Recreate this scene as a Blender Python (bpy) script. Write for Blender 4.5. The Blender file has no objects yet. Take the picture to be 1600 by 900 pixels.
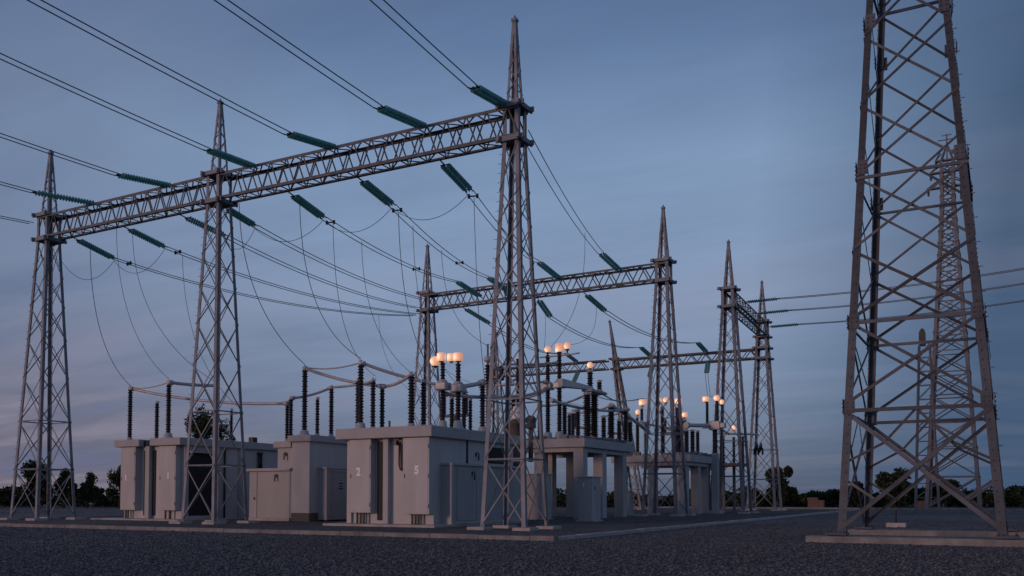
import bpy, bmesh, math, random
from mathutils import Vector, Matrix
R = math.radians
random.seed(7)
S = bpy.context.scene
COL = S.collection

# ------------------------------------------------------------------ materials
def lin(c):
    return tuple(((v/255.0)/12.92 if v/255.0 <= .04045 else (((v/255.0)+.055)/1.055)**2.4) for v in c)

def mat(name, base, rough=.6, metal=0.0, var=.12, scale=2.0, bump=0.0, bscale=40.0, tint=None, streak=0.0, emit=None, estr=0.0, spec=.4, island=0.0):
    m = bpy.data.materials.new(name); m.use_nodes = True
    nt = m.node_tree; N = nt.nodes; L = nt.links
    b = N['Principled BSDF']
    b.inputs['Roughness'].default_value = rough
    b.inputs['Metallic'].default_value = metal
    b.inputs['Specular IOR Level'].default_value = spec
    tc = N.new('ShaderNodeTexCoord')
    n1 = N.new('ShaderNodeTexNoise'); n1.inputs['Scale'].default_value = scale; n1.inputs['Detail'].default_value = 6
    n1.inputs['Roughness'].default_value = .62
    if streak:
        mp = N.new('ShaderNodeMapping'); mp.inputs['Scale'].default_value = (1, 1, streak)
        L.new(tc.outputs['Object'], mp.inputs['Vector']); L.new(mp.outputs['Vector'], n1.inputs['Vector'])
    else:
        L.new(tc.outputs['Object'], n1.inputs['Vector'])
    cr = N.new('ShaderNodeValToRGB')
    lo = [max(0, c*(1-var)) for c in base]; hi = [min(1, c*(1+var)) for c in base]
    if tint: lo = list(tint)
    cr.color_ramp.elements[0].position = .3; cr.color_ramp.elements[0].color = (*lo, 1)
    cr.color_ramp.elements[1].position = .68; cr.color_ramp.elements[1].color = (*hi, 1)
    L.new(n1.outputs['Fac'], cr.inputs['Fac']); L.new(cr.outputs['Color'], b.inputs['Base Color'])
    if island:                                      # one bar, plate or board differs a little from the next
        g = N.new('ShaderNodeNewGeometry'); mr = N.new('ShaderNodeMapRange'); mr.inputs['To Min'].default_value = 1-island; mr.inputs['To Max'].default_value = 1+island
        L.new(g.outputs['Random Per Island'], mr.inputs['Value'])
        mx = N.new('ShaderNodeMix'); mx.data_type = 'RGBA'; mx.blend_type = 'MULTIPLY'; mx.inputs[0].default_value = 1
        L.new(cr.outputs['Color'], mx.inputs[6]); L.new(mr.outputs[0], mx.inputs[7]); L.new(mx.outputs[2], b.inputs['Base Color'])
    if bump:
        n2 = N.new('ShaderNodeTexNoise'); n2.inputs['Scale'].default_value = bscale; n2.inputs['Detail'].default_value = 5
        L.new(tc.outputs['Object'], n2.inputs['Vector'])
        bp = N.new('ShaderNodeBump'); bp.inputs['Strength'].default_value = bump; bp.inputs['Distance'].default_value = .02
        L.new(n2.outputs['Fac'], bp.inputs['Height']); L.new(bp.outputs['Normal'], b.inputs['Normal'])
    if emit:
        b.inputs['Emission Color'].default_value = (*emit, 1); b.inputs['Emission Strength'].default_value = estr
    return m

M = {}
M['steel'] = mat('galvanised_steel', (.195, .210, .245), .58, .2, .2, 1.6, .15, 30, tint=(.14, .147, .165), island=.28)
M['steel_dark'] = mat('weathered_steel', (.116, .122, .140), .62, .2, .25, 2.2, .15, 30, tint=(.082, .078, .082), island=.35)
M['steel_pylon'] = mat('silhouette_steel', (.102, .110, .130), .62, .2, .22, 1.2, .15, 30, tint=(.066, .069, .08), island=.35)  # steel darkened in its colour so the pylon reads as a silhouette
M['lacing'] = mat('backlit_lacing', (.075, .075, .085), .62, .2, .25, 2.0, island=.35)  # backlit shade of the lacing put into its colour
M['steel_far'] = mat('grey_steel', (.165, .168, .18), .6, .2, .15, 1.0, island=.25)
M['dark_metal'] = mat('dark_metal', (.05, .05, .052), .5, .5, .2, 3)
M['paint'] = mat('pale_grey_paint', (.465, .447, .445), .55, 0, .12, .9, .05, 18, streak=.18)
M['paint2'] = mat('grey_paint', (.38, .372, .374), .58, 0, .13, .9, .05, 18, streak=.25)
M['cap'] = mat('roof_cap_paint', (.40, .385, .39), .6, 0, .12, .9, .08, 22)
M['door'] = mat('door_paint', (.33, .325, .33), .5, 0, .12, .9, .04, 20, streak=.25)
M['plinth'] = mat('dark_plinth', (.12, .105, .095), .85, 0, .2, 3, .3, 30)
M['concrete'] = mat('concrete', (.42, .37, .345), .88, 0, .22, 1.3, .35, 22)
M['kerbstone'] = mat('kerbstone', (.255, .235, .225), .9, 0, .3, 1.7, .4, 20, tint=(.165,.15,.145), island=.12)
M['porcelain'] = mat('brown_porcelain', (.022, .014, .012), .32, 0, .3, 4, spec=.5)
M['glass'] = mat('teal_glass', (.21, .45, .43), .3, 0, .3, 5, spec=.6)
g_ = M['glass'].node_tree; p_ = g_.nodes['Principled BSDF']; t_ = g_.nodes.new('ShaderNodeBsdfTranslucent'); t_.inputs['Color'].default_value = (.36,.74,.70,1)
x_ = g_.nodes.new('ShaderNodeMixShader'); x_.inputs[0].default_value = .5; g_.links.new(p_.outputs[0], x_.inputs[1]); g_.links.new(t_.outputs[0], x_.inputs[2]); g_.links.new(x_.outputs[0], g_.nodes['Material Output'].inputs['Surface'])
M['alu'] = mat('aluminium', (.52, .49, .485), .45, .2, .15, 3)
M['wire'] = mat('wire', (.13, .13, .14), .6, .3, .1, 1)
M['white'] = mat('white_marking', (.93, .92, .91), .6, 0, .05, 4)
M['recess_shade'] = mat('painted_recess_shade', (.02, .02, .022), .7, 0, .1, 2)  # near black colour stands for the shade inside recesses and openings
M['brick'] = mat('reddish_block', (.17, .105, .085), .9, 0, .2, 4, .3, 20)
M['trunk'] = mat('bark', (.06, .045, .035), .9, 0, .3, 6, .4, 12)

def leaf_mat(name, a, b_):
    m = bpy.data.materials.new(name); m.use_nodes = True
    N = m.node_tree.nodes; L = m.node_tree.links; b = N['Principled BSDF']
    b.inputs['Roughness'].default_value = .7; b.inputs['Specular IOR Level'].default_value = .2
    g = N.new('ShaderNodeNewGeometry'); cr = N.new('ShaderNodeValToRGB')
    cr.color_ramp.elements[0].color = (*a, 1); cr.color_ramp.elements[1].color = (*b_, 1)
    L.new(g.outputs['Random Per Island'], cr.inputs['Fac']); L.new(cr.outputs['Color'], b.inputs['Base Color'])
    return m
M['leaf'] = leaf_mat('leaf_dark', (.022, .034, .016), (.05, .062, .024))
M['leaf2'] = leaf_mat('leaf_olive', (.030, .038, .018), (.07, .068, .030))

# lamp shade: frosted shade that glows, brighter low down where the bulb sits
def lamp_mat():
    m = bpy.data.materials.new('lit_frosted_shade'); m.use_nodes = True
    N = m.node_tree.nodes; L = m.node_tree.links; b = N['Principled BSDF']
    b.inputs['Base Color'].default_value = (.6,.5,.44,1); b.inputs['Roughness'].default_value = .3
    tc = N.new('ShaderNodeTexCoord'); d = N.new('ShaderNodeVectorMath'); d.operation = 'DISTANCE'; d.inputs[1].default_value = (-.10,-.22,.30)
    L.new(tc.outputs['Object'], d.inputs[0])
    cr = N.new('ShaderNodeValToRGB'); e = cr.color_ramp.elements
    e[0].position = .08; e[0].color = (1.25,.70,.41,1); e[1].position = .40; e[1].color = (.47,.20,.115,1)
    x = e.new(.19); x.color = (.74,.35,.20,1)
    L.new(d.outputs['Value'], cr.inputs['Fac']); L.new(cr.outputs['Color'], b.inputs['Emission Color']); b.inputs['Emission Strength'].default_value = 1.0
    return m
M['lamp'] = lamp_mat()

# ------------------------------------------------------------------ mesh builder
class MB:
    def __init__(s): s.v = []; s.f = []; s.smooth = []; s.from_face = None
    def add(s, vs, fs, smooth=False):
        o = len(s.v); s.v += [tuple(p) for p in vs]
        for f in fs: s.f.append([i+o for i in f]); s.smooth.append(smooth)
    def box(s, x0, x1, y0, y1, z0, z1):
        s.add([(x0,y0,z0),(x1,y0,z0),(x1,y1,z0),(x0,y1,z0),(x0,y0,z1),(x1,y0,z1),(x1,y1,z1),(x0,y1,z1)],
              [(0,3,2,1),(4,5,6,7),(0,1,5,4),(1,2,6,5),(2,3,7,6),(3,0,4,7)])
    def bbox(s, x0, x1, y0, y1, z0, z1, b=.02):
        bm = bmesh.new(); bmesh.ops.create_cube(bm, size=1)
        for v in bm.verts: v.co = Vector(((x0+x1)/2+v.co.x*(x1-x0), (y0+y1)/2+v.co.y*(y1-y0), (z0+z1)/2+v.co.z*(z1-z0)))
        bmesh.ops.bevel(bm, geom=bm.edges[:], offset=b, segments=2, affect='EDGES', profile=.6)
        bm.verts.index_update()
        s.add([v.co[:] for v in bm.verts], [[v.index for v in f.verts] for f in bm.faces]); bm.free()
    def bar(s, p0, p1, a, b, w, t):
        """rectangular bar from p0 to p1; a, b unit cross directions, w along a, t along b"""
        p0, p1, a, b = Vector(p0), Vector(p1), Vector(a), Vector(b)
        q = []
        for p in (p0, p1):
            for i, j in ((-1,-1),(1,-1),(1,1),(-1,1)): q.append(p+a*(w/2*i)+b*(t/2*j))
        s.add(q, [(0,3,2,1),(4,5,6,7),(0,1,5,4),(1,2,6,5),(2,3,7,6),(3,0,4,7)])
    def strut(s, p0, p1, w, t=None, up=(0,0,1)):
        p0, p1 = Vector(p0), Vector(p1); d = (p1-p0).normalized(); up = Vector(up)
        a = d.cross(up)
        if a.length < 1e-3: a = d.cross(Vector((1,0,0)))
        a.normalize(); b = a.cross(d).normalized()
        s.bar(p0, p1, a, b, w, t or w)
    def angle(s, p0, p1, a, b, w, t):
        """L section with its heel on the line p0-p1 and flanges along a and b"""
        p0, p1, a, b = Vector(p0), Vector(p1), Vector(a), Vector(b)
        prof = [(0,0),(w,0),(w,t),(t,t),(t,w),(0,w)]
        q = [p+a*x+b*y for p in (p0,p1) for x,y in prof]
        n = 6
        s.add(q, [tuple(range(n))[::-1], tuple(range(n,2*n))]+[(i,(i+1)%n,(i+1)%n+n,i+n) for i in range(n)])
    def tube(s, pts, r, seg=8, caps=True):
        pts = [Vector(p) for p in pts]; n = len(pts); rings = []
        t0 = (pts[1]-pts[0]).normalized()
        a = t0.cross(Vector((0,0,1)))
        if a.length < 1e-3: a = Vector((1,0,0))
        a.normalize()
        for i, p in enumerate(pts):
            t = (pts[min(i+1,n-1)]-pts[max(i-1,0)]).normalized()
            a = (a-t*a.dot(t)).normalized(); b = t.cross(a)
            rr = r[i] if isinstance(r, (list, tuple)) else r
            rings.append([p+(a*math.cos(2*math.pi*k/seg)+b*math.sin(2*math.pi*k/seg))*rr for k in range(seg)])
        fs = []
        for i in range(n-1):
            for k in range(seg):
                k2 = (k+1)%seg; fs.append((i*seg+k, i*seg+k2, (i+1)*seg+k2, (i+1)*seg+k))
        s.add([v for g in rings for v in g], fs, True)
        if caps:
            o = len(s.v)-n*seg
            s.f.append([o+k for k in range(seg)][::-1]); s.smooth.append(False)
            s.f.append([o+(n-1)*seg+k for k in range(seg)]); s.smooth.append(False)
    def lathe(s, p0, axis, prof, seg=14, smooth=True):
        """prof = [(radius, distance along axis)]"""
        p0 = Vector(p0); ax = Vector(axis).normalized()
        a = ax.cross(Vector((0,0,1)))
        if a.length < 1e-3: a = Vector((1,0,0))
        a.normalize(); b = ax.cross(a); n = len(prof)
        vs = [p0+ax*h+(a*math.cos(2*math.pi*k/seg)+b*math.sin(2*math.pi*k/seg))*max(r,1e-4) for r,h in prof for k in range(seg)]
        fs = [(i*seg+k, i*seg+(k+1)%seg, (i+1)*seg+(k+1)%seg, (i+1)*seg+k) for i in range(n-1) for k in range(seg)]
        s.add(vs, fs, smooth)
        o = len(s.v)-n*seg
        s.f.append([o+k for k in range(seg)][::-1]); s.smooth.append(False)
        s.f.append([o+(n-1)*seg+k for k in range(seg)]); s.smooth.append(False)
    def build(s, name, m, parent=None):
        me = bpy.data.meshes.new(name); me.from_pydata(s.v, [], s.f); me.validate()
        if len(me.polygons) == len(s.smooth): me.polygons.foreach_set('use_smooth', s.smooth)
        me.materials.append(M[m] if isinstance(m, str) else m)
        if s.from_face is not None:
            me.materials.append(M['dark_metal'])
            for p in me.polygons:
                if p.index >= s.from_face: p.material_index = 1
        bm = bmesh.new(); bm.from_mesh(me); bmesh.ops.recalc_face_normals(bm, faces=bm.faces); bm.to_mesh(me); bm.free()
        o = bpy.data.objects.new(name, me); COL.objects.link(o)
        if parent:
            o.parent = parent
            p = parent; off = Matrix.Identity(4)
            while p: off = p.matrix_basis @ off; p = p.parent
            me.transform(off.inverted())        # coordinates are given in site metres
        return o

def tag(o, label=None, cat=None, group=None, kind=None):
    if label: o['label'] = label
    if cat: o['category'] = cat
    if group: o['group'] = group
    if kind: o['kind'] = kind
    return o
def thing(name, loc, label, cat, group=None):
    o = bpy.data.objects.new(name, None); o.empty_display_size = .3; COL.objects.link(o); o.location = loc
    return tag(o, label, cat, group)
def solo(o, label, cat, group=None):
    return tag(o, label, cat, group)

# ------------------------------------------------------------------ camera (28.5 degrees to the yard's own axes)
cd = bpy.data.cameras.new('camera'); cam = bpy.data.objects.new('camera', cd); COL.objects.link(cam)
cam.location = (0, 0, 1.5); cam.rotation_euler = (R(92.3), 0, R(28.5))
cd.lens = 31.88; cd.sensor_width = 36; cd.shift_y = .1669; cd.clip_end = 6000; cd.clip_start = .1
S.camera = cam
def polar(az, dist):
    """site point at a bearing (degrees right of the view axis) and depth from the tripod"""
    X = math.tan(R(az))*dist; a = R(28.5)
    return X*math.cos(a)-dist*math.sin(a), X*math.sin(a)+dist*math.cos(a)

# ------------------------------------------------------------------ ground
def gravel_mat(name, base, s1, contrast, dark):
    m = bpy.data.materials.new(name); m.use_nodes = True
    N = m.node_tree.nodes; L = m.node_tree.links; b = N['Principled BSDF']
    b.inputs['Roughness'].default_value = .92; b.inputs['Specular IOR Level'].default_value = .2
    tc = N.new('ShaderNodeTexCoord')
    def mul(a, c):
        mx = N.new('ShaderNodeMix'); mx.data_type = 'RGBA'; mx.blend_type = 'MULTIPLY'; mx.inputs[0].default_value = 1
        L.new(a, mx.inputs[6]); L.new(c, mx.inputs[7]); return mx.outputs[2]
    def stones(sc, con):
        vo = N.new('ShaderNodeTexVoronoi'); vo.inputs['Scale'].default_value = sc
        L.new(tc.outputs['Object'], vo.inputs['Vector'])
        sep = N.new('ShaderNodeSeparateColor'); L.new(vo.outputs['Color'], sep.inputs['Color'])
        cr = N.new('ShaderNodeValToRGB'); e = cr.color_ramp.elements
        e[0].color = (1-con,1-con,1-con,1); e[1].position = .9; e[1].color = (1+con,1+con*.95,1+con*.9,1)
        x = e.new(.97); x.color = (1+con*2.4,1+con*2.3,1+con*2.2,1)
        L.new(sep.outputs['Red'], cr.inputs['Fac']); return vo, cr.outputs['Color']
    v1, c1 = stones(s1, contrast); v2, c2 = stones(s1*.36, contrast*.3)
    def patch(sc, lo, hi, a, z):
        no = N.new('ShaderNodeTexNoise'); no.inputs['Scale'].default_value = sc; no.inputs['Detail'].default_value = 6
        L.new(tc.outputs['Object'], no.inputs['Vector']); c = N.new('ShaderNodeValToRGB')
        c.color_ramp.elements[0].position = a; c.color_ramp.elements[1].position = z
        c.color_ramp.elements[0].color = (lo,lo,lo*1.02,1); c.color_ramp.elements[1].color = (hi,hi*.985,hi*.96,1)
        L.new(no.outputs['Fac'], c.inputs['Fac']); return c.outputs['Color']
    rgb = N.new('ShaderNodeRGB'); rgb.outputs[0].default_value = (*base,1)
    col = mul(mul(mul(mul(rgb.outputs[0], c1), c2), patch(.10, dark, 1.18, .35, .66)), patch(.9, .92, 1.06, .35, .65))
    # long worn vehicle tracks: a stretched noise along the yard's side
    mp = N.new('ShaderNodeMapping'); mp.inputs['Scale'].default_value = (.55,.02,1); L.new(tc.outputs['Object'], mp.inputs['Vector'])
    tn = N.new('ShaderNodeTexNoise'); tn.inputs['Scale'].default_value = 1; tn.inputs['Detail'].default_value = 3; L.new(mp.outputs[0], tn.inputs['Vector'])
    tr = N.new('ShaderNodeValToRGB'); tr.color_ramp.elements[0].position = .40; tr.color_ramp.elements[1].position = .62
    tr.color_ramp.elements[0].color = (.93,.93,.94,1); tr.color_ramp.elements[1].color = (1.05,1.05,1.03,1); L.new(tn.outputs['Fac'], tr.inputs['Fac'])
    L.new(mul(col, tr.outputs['Color']), b.inputs['Base Color'])
    bp = N.new('ShaderNodeBump'); bp.inputs['Strength'].default_value = 1; bp.inputs['Distance'].default_value = .05
    L.new(v1.outputs['Distance'], bp.inputs['Height']); bp.invert = True; L.new(bp.outputs['Normal'], b.inputs['Normal'])
    return m
M['gravel'] = gravel_mat('gravel', (.135, .129, .13), 11, .62, .8)
M['yard'] = gravel_mat('yard_chippings', (.118, .11, .108), 16, .5, .8)
b = MB(); b.add([(-2500,-600,0),(2500,-600,0),(2500,3000,0),(-2500,3000,0)], [(0,1,2,3)])
tag(b.build('ground', 'gravel'), kind='structure')
b = MB(); b.add([(-53.6,27.2,.03),(-13.3,27.2,.03),(-13.3,97,.03),(-53.6,97,.03)], [(0,1,2,3)])
tag(b.build('yard_surface', 'yard'), kind='structure')
def kerb(x0, x1, y0, y1, h, name='kerb', m='kerbstone'):
    """kerbstones two metres long, each set a little differently"""
    b = MB(); k = random.Random(int(x0*7+y0)); alongx = (x1-x0) > (y1-y0)
    a, e = (x0, x1) if alongx else (y0, y1)
    while a < e:
        c = min(a+2.0, e); dz = k.uniform(-.012,.012); dy = k.uniform(-.012,.012)
        if alongx: b.bbox(a, c-.015, y0+dy, y1+dy, -.05, h+dz, .02)
        else: b.bbox(x0+dy, x1+dy, a, c-.015, -.05, h+dz, .02)
        a = c
    tag(b.build(name, m), kind='structure')
kerb(-53.9, -13.0, 26.85, 27.2, .15)
kerb(-13.3, -13.0, 27.21, 97.0, .12, m='concrete')  # paler material puts the light on these kerb tops into the colour
kerb(-53.9, -53.6, 27.21, 97.0, .10)
kerb(-40, 90, 104.0, 104.5, .16)
kerb(.9, 60, 56.6, 57.0, .14)
kerb(-180, -54, 104.0, 104.5, .12)
b = MB(); b.add([(-2400,112,.01),(2400,112,.01),(2400,2900,.01),(-2400,2900,.01)], [(0,1,2,3)])
M['field'] = mat('dark_field', (.045, .043, .03), .95, 0, .3, .05)
tag(b.build('field', 'field'), kind='structure')

# loose stones lying on the gravel in front of the yard (densest near the tripod)
M['stone'] = leaf_mat('stone', (.05, .05, .055), (.17, .165, .166))
def stones(n):
    k = random.Random(21); V = []; F = []
    base = [(1,0,0),(0,1,0),(-1,0,0),(0,-1,0),(0,0,1),(0,0,-1)]
    tri = [(0,1,4),(1,2,4),(2,3,4),(3,0,4),(1,0,5),(2,1,5),(3,2,5),(0,3,5)]
    for i in range(n):
        d = 1.5*1417/k.uniform(44,135); x, y = polar(k.uniform(-36,36), d)
        if (y > 26.6 and x < -12.8) or (-6.1 < x < 1.4 and 29.9 < y < 37.8): continue
        r = k.choice((.016,.02,.024,.028,.038)) * k.uniform(.8,1.25); a = k.uniform(0,6.28); ca_, sa_ = math.cos(a), math.sin(a); o = len(V); h = k.uniform(.5,.95)
        for (px, py, pz) in base:
            q = k.uniform(.7,1.2); px *= r*q*1.25; py *= r*q; V.append((x+px*ca_-py*sa_, y+px*sa_+py*ca_, pz*r*h*q+r*h*.45))
        F += [(p+o, q+o, t+o) for p, q, t in tri]
    me = bpy.data.meshes.new('loose_gravel'); me.from_pydata(V, [], F); me.materials.append(M['stone'])
    o = bpy.data.objects.new('loose_gravel', me); COL.objects.link(o); tag(o, 'loose dark gravel stones covering the ground in front', 'gravel', kind='stuff')
stones(85000)

# ------------------------------------------------------------------ lattice steelwork
def ring(u, v, h, s):
    return [Vector((u-s,v-s,h)), Vector((u+s,v-s,h)), Vector((u+s,v+s,h)), Vector((u-s,v+s,h))]
SG = [(-1,-1),(1,-1),(1,1),(-1,1)]
def legdirs(i):
    sx, sy = SG[i]; return Vector((-sx,0,0)), Vector((0,-sy,0))

def face_brace(b, A0, A1, B0, B1, w, t, out, kind='x', off=.02):
    """A0-A1 and B0-B1 are the two legs of a face panel (bottom, top)"""
    def put(p, q, o):
        d = (q-p).normalized(); a = d.cross(out).normalized()
        # an angle: one flange flat on the face, one standing off it
        b.bar(p+out*o, q+out*o, a, out, w, t)
        if w > .085: b.bar(p+out*(o-w*.26)+a*(w*.5-t*.5), q+out*(o-w*.26)+a*(w*.5-t*.5), a, out, t, w*.5)
    if kind in ('x', 'z'): put(A0, B1, off)
    if kind in ('x', 'y'): put(B0, A1, -off-t)
    if kind == 'h': put(A0, B0, off*2.2)

def tower(u, v, s0, s1, label, H=22.6, hb=17.1, ht=18.6, leg=.185, br=.062, lean=0.0, m='steel', horiz=(1, 2), zig=False, group='lattice gantry towers', foot=True, rings=((17.1,18.6),)):
    root = thing('gantry_tower', (u, v, 0), label, 'tower', group)
    def half(h):
        if h <= hb: return s0/2+(s1/2-s0/2)*(h/hb)
        if h <= ht: return s1/2
        p = s1*.36
        return p+(.085-p)*((h-ht-.001)/(H-ht))
    def cor(i, h):
        s = half(h); return Vector((u+SG[i][0]*s-lean*h, v+SG[i][1]*s, h))
    for i in range(4):
        b = MB(); da, db = legdirs(i)
        lv = [.16 if foot else 0, hb, ht, H]
        for k in range(3):
            w = leg if k < 2 else leg*.62
            b.angle(cor(i, lv[k]+(.002 if k == 2 else 0)), cor(i, lv[k+1]), da, db, w, .035)
        if i == 0:                                  # climbing bolts up one leg
            hh = 2.6
            while hh < hb:
                c = cor(0, hh); b.tube([c, c+Vector((-.16,0,0))], .011, 5); hh += .42
        o = b.build('leg', m, root)
        if foot:
            f = MB(); c = cor(i, 0); f.bbox(c.x-.42, c.x+.42, c.y-.42, c.y+.42, -.05, .16, .03)
            f.build('footing', 'concrete', root)
    b = MB()
    # panels
    h = .16; lv = [h]
    while h < hb-.9:
        h += max(1.5, min(2.9, half(h)*2*1.32)); lv.append(min(h, hb))
    lv[-1] = hb
    outs = [Vector((0,-1,0)), Vector((1,0,0)), Vector((0,1,0)), Vector((-1,0,0))]
    for k in range(len(lv)-1):
        for i in range(4):
            j = (i+1)%4
            w = br*(1.0 if k < 5 else .8)
            kd = 'x' if not zig else ('z' if (k+i)%2 else 'y')
            face_brace(b, cor(i,lv[k]), cor(i,lv[k+1]), cor(j,lv[k]), cor(j,lv[k+1]), w, .014, outs[i], kd)
            if k in horiz:
                face_brace(b, cor(i,lv[k]), cor(i,lv[k+1]), cor(j,lv[k]), cor(j,lv[k+1]), w*1.1, .02, outs[i], 'h')
    b.build('bracing', m, root)
    b = MB(); h = ht+.002; pl = [h]
    while h < H-1.2:
        h += max(.55, half(h)*2.2); pl.append(min(h, H-.25))
    for k in range(len(pl)-1):
        for i in range(4):
            j = (i+1)%4
            face_brace(b, cor(i,pl[k]), cor(i,pl[k+1]), cor(j,pl[k]), cor(j,pl[k+1]), br*.72, .012, outs[i], 'z' if (k+i)%2 else 'y', .012)
    b.build('peak_bracing', m, root)
    b = MB(); c = Vector((u-lean*H, v, H)); b.bbox(c.x-.13, c.x+.13, c.y-.13, c.y+.13, H-.12, H+.02, .02)
    b.lathe((c.x, c.y, H+.02), (0,0,1), [(.05,0),(.05,.1),(.02,.16)], 8); b.build('peak_cap', m, root)
    for pair in rings:
        for hh in pair:
            b = MB(); s = half(min(hh, ht)) + .1; x = u-lean*hh
            for (a0,a1,c0,c1) in ((x-s-.2,x+s+.2,v-s-.04,v-s+.06),(x-s-.2,x+s+.2,v+s-.06,v+s+.04)): b.box(a0,a1,c0,c1,hh-.11,hh+.11)
            for (a0,a1,c0,c1) in ((x-s-.05,x-s+.05,v-s-.2,v+s+.2),(x+s-.05,x+s+.05,v-s-.2,v+s+.2)): b.box(a0,a1,c0,c1,hh-.10,hh+.10)
            b.box(x-s+.06, x+s-.06, v-s+.07, v+s-.07, hh-.012, hh+.012)
            b.build('collar', m, root)
    return root

def beam(p0, p1, hb, ht, label, wid=.95, pitch=1.05, ch=.15, lc=.065, m='steel_dark'):
    p0, p1 = Vector((*p0, 0)), Vector((*p1, 0)); d = (p1-p0); Ln = d.length; d.normalize()
    n = Vector((-d.y, d.x, 0)); Z = Vector((0,0,1))
    mid = (p0+p1)/2
    root = thing('gantry_beam', (mid.x, mid.y, hb), label, 'beam', 'lattice gantry beams')
    for sn in (-1,1):
        for h, sz in ((hb,1),(ht,-1)):
            b = MB(); s = n*(sn*wid/2)+Z*h
            b.angle(p0+s, p1+s, n*(-sn), Z*sz, ch, .022)
            b.build('chord', m, root)
    b = MB(); k = max(2, round(Ln/pitch)); st = Ln/k
    for i in range(k):
        a, c = p0+d*(st*i), p0+d*(st*(i+1)); mm = (a+c)/2
        for sn in (-1,1):
            o = n*(sn*(wid/2-.03))
            b.strut(a+o+Z*(hb+.03), mm+o+Z*(ht-.03), lc, .03, n); b.strut(mm+o+Z*(ht-.03), c+o+Z*(hb+.03), lc, .03, n)
        for h, sg in ((hb+.025,1),(ht-.025,-1)):
            x = -1 if i%2 else 1
            b.strut(a+n*(x*wid/2*.94)+Z*h, c+n*(-x*wid/2*.94)+Z*h, lc, .03, Z)
            b.strut(a+n*(wid/2*.94)+Z*(h+.031*sg), a-n*(wid/2*.94)+Z*(h+.031*sg), lc, .03, Z)
    b.build('lacing', 'lacing' if m == 'steel_dark' else m, root)
    return root

# the front gantry: three towers, two beams
tower(-51.2, 34.8, 2.6, .95, 'farthest left lattice gantry tower with low bushes showing through its legs')
tower(-36.6, 34.6, 2.4, .92, 'wide lattice gantry tower at the middle of the front beam, before the low left building')
tower(-18.7, 34.7, 2.2, .78, 'tall lattice gantry tower nearest the kerb corner, at the right end of the front beam')
beam((-51.7,34.8), (-37.1,34.65), 17.15, 18.55, 'left, farther span of the front lattice beam, between the left and the middle tower')
beam((-36.3,34.65), (-18.3,34.72), 17.15, 18.55, 'right, nearer span of the front lattice beam, ending on the corner tower')
# second gantry
tower(-42.7, 63.6, 2.6, .92, 'slim lattice tower behind the big grey building, holding the second beam', H=22.7, horiz=(1,), leg=.20)
tower(-21.6, 63.0, 2.7, 1.0, 'lattice tower before the second raised platform, holding the right end of the second beam', horiz=(1,2), leg=.22)
beam((-43.1,63.6), (-21.2,63.0), 17.15, 18.45, 'lattice beam of the second gantry, seen behind the corner tower', pitch=1.35, lc=.08)
# end-on gantry
tower(-19.8, 74.2, 2.9, 1.05, 'nearer tower of the gantry seen end on, right of the post with paired lamps', horiz=(1,2), leg=.23)
tower(-20.7, 89.9, 2.9, 1.05, 'farthest right gantry tower, beside the round dark tree', horiz=(1,2), leg=.23, rings=((17.1,18.6),(14.95,16.0)))
beam((-19.8,73.8), (-20.7,90.3), 17.15, 18.5, 'short steeply receding lattice beam joining the two right hand towers', wid=.9, pitch=1.2, lc=.09)
# third gantry
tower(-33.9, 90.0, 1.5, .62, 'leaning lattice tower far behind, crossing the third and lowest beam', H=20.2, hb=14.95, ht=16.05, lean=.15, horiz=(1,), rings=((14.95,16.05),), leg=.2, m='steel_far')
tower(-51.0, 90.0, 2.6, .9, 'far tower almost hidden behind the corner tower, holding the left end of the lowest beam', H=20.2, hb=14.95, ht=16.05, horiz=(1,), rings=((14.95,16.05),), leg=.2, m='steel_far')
beam((-51.4,90.0), (-37.2,90.0), 14.95, 16.0, 'left part of the far lowest beam, behind the lit lamps', pitch=1.5, lc=.09, ch=.17)
beam((-36.4,90.0), (-21.2,90.0), 14.95, 16.0, 'right part of the far lowest beam, ending at the farthest right gantry tower', pitch=1.5, lc=.09, ch=.17)

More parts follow.
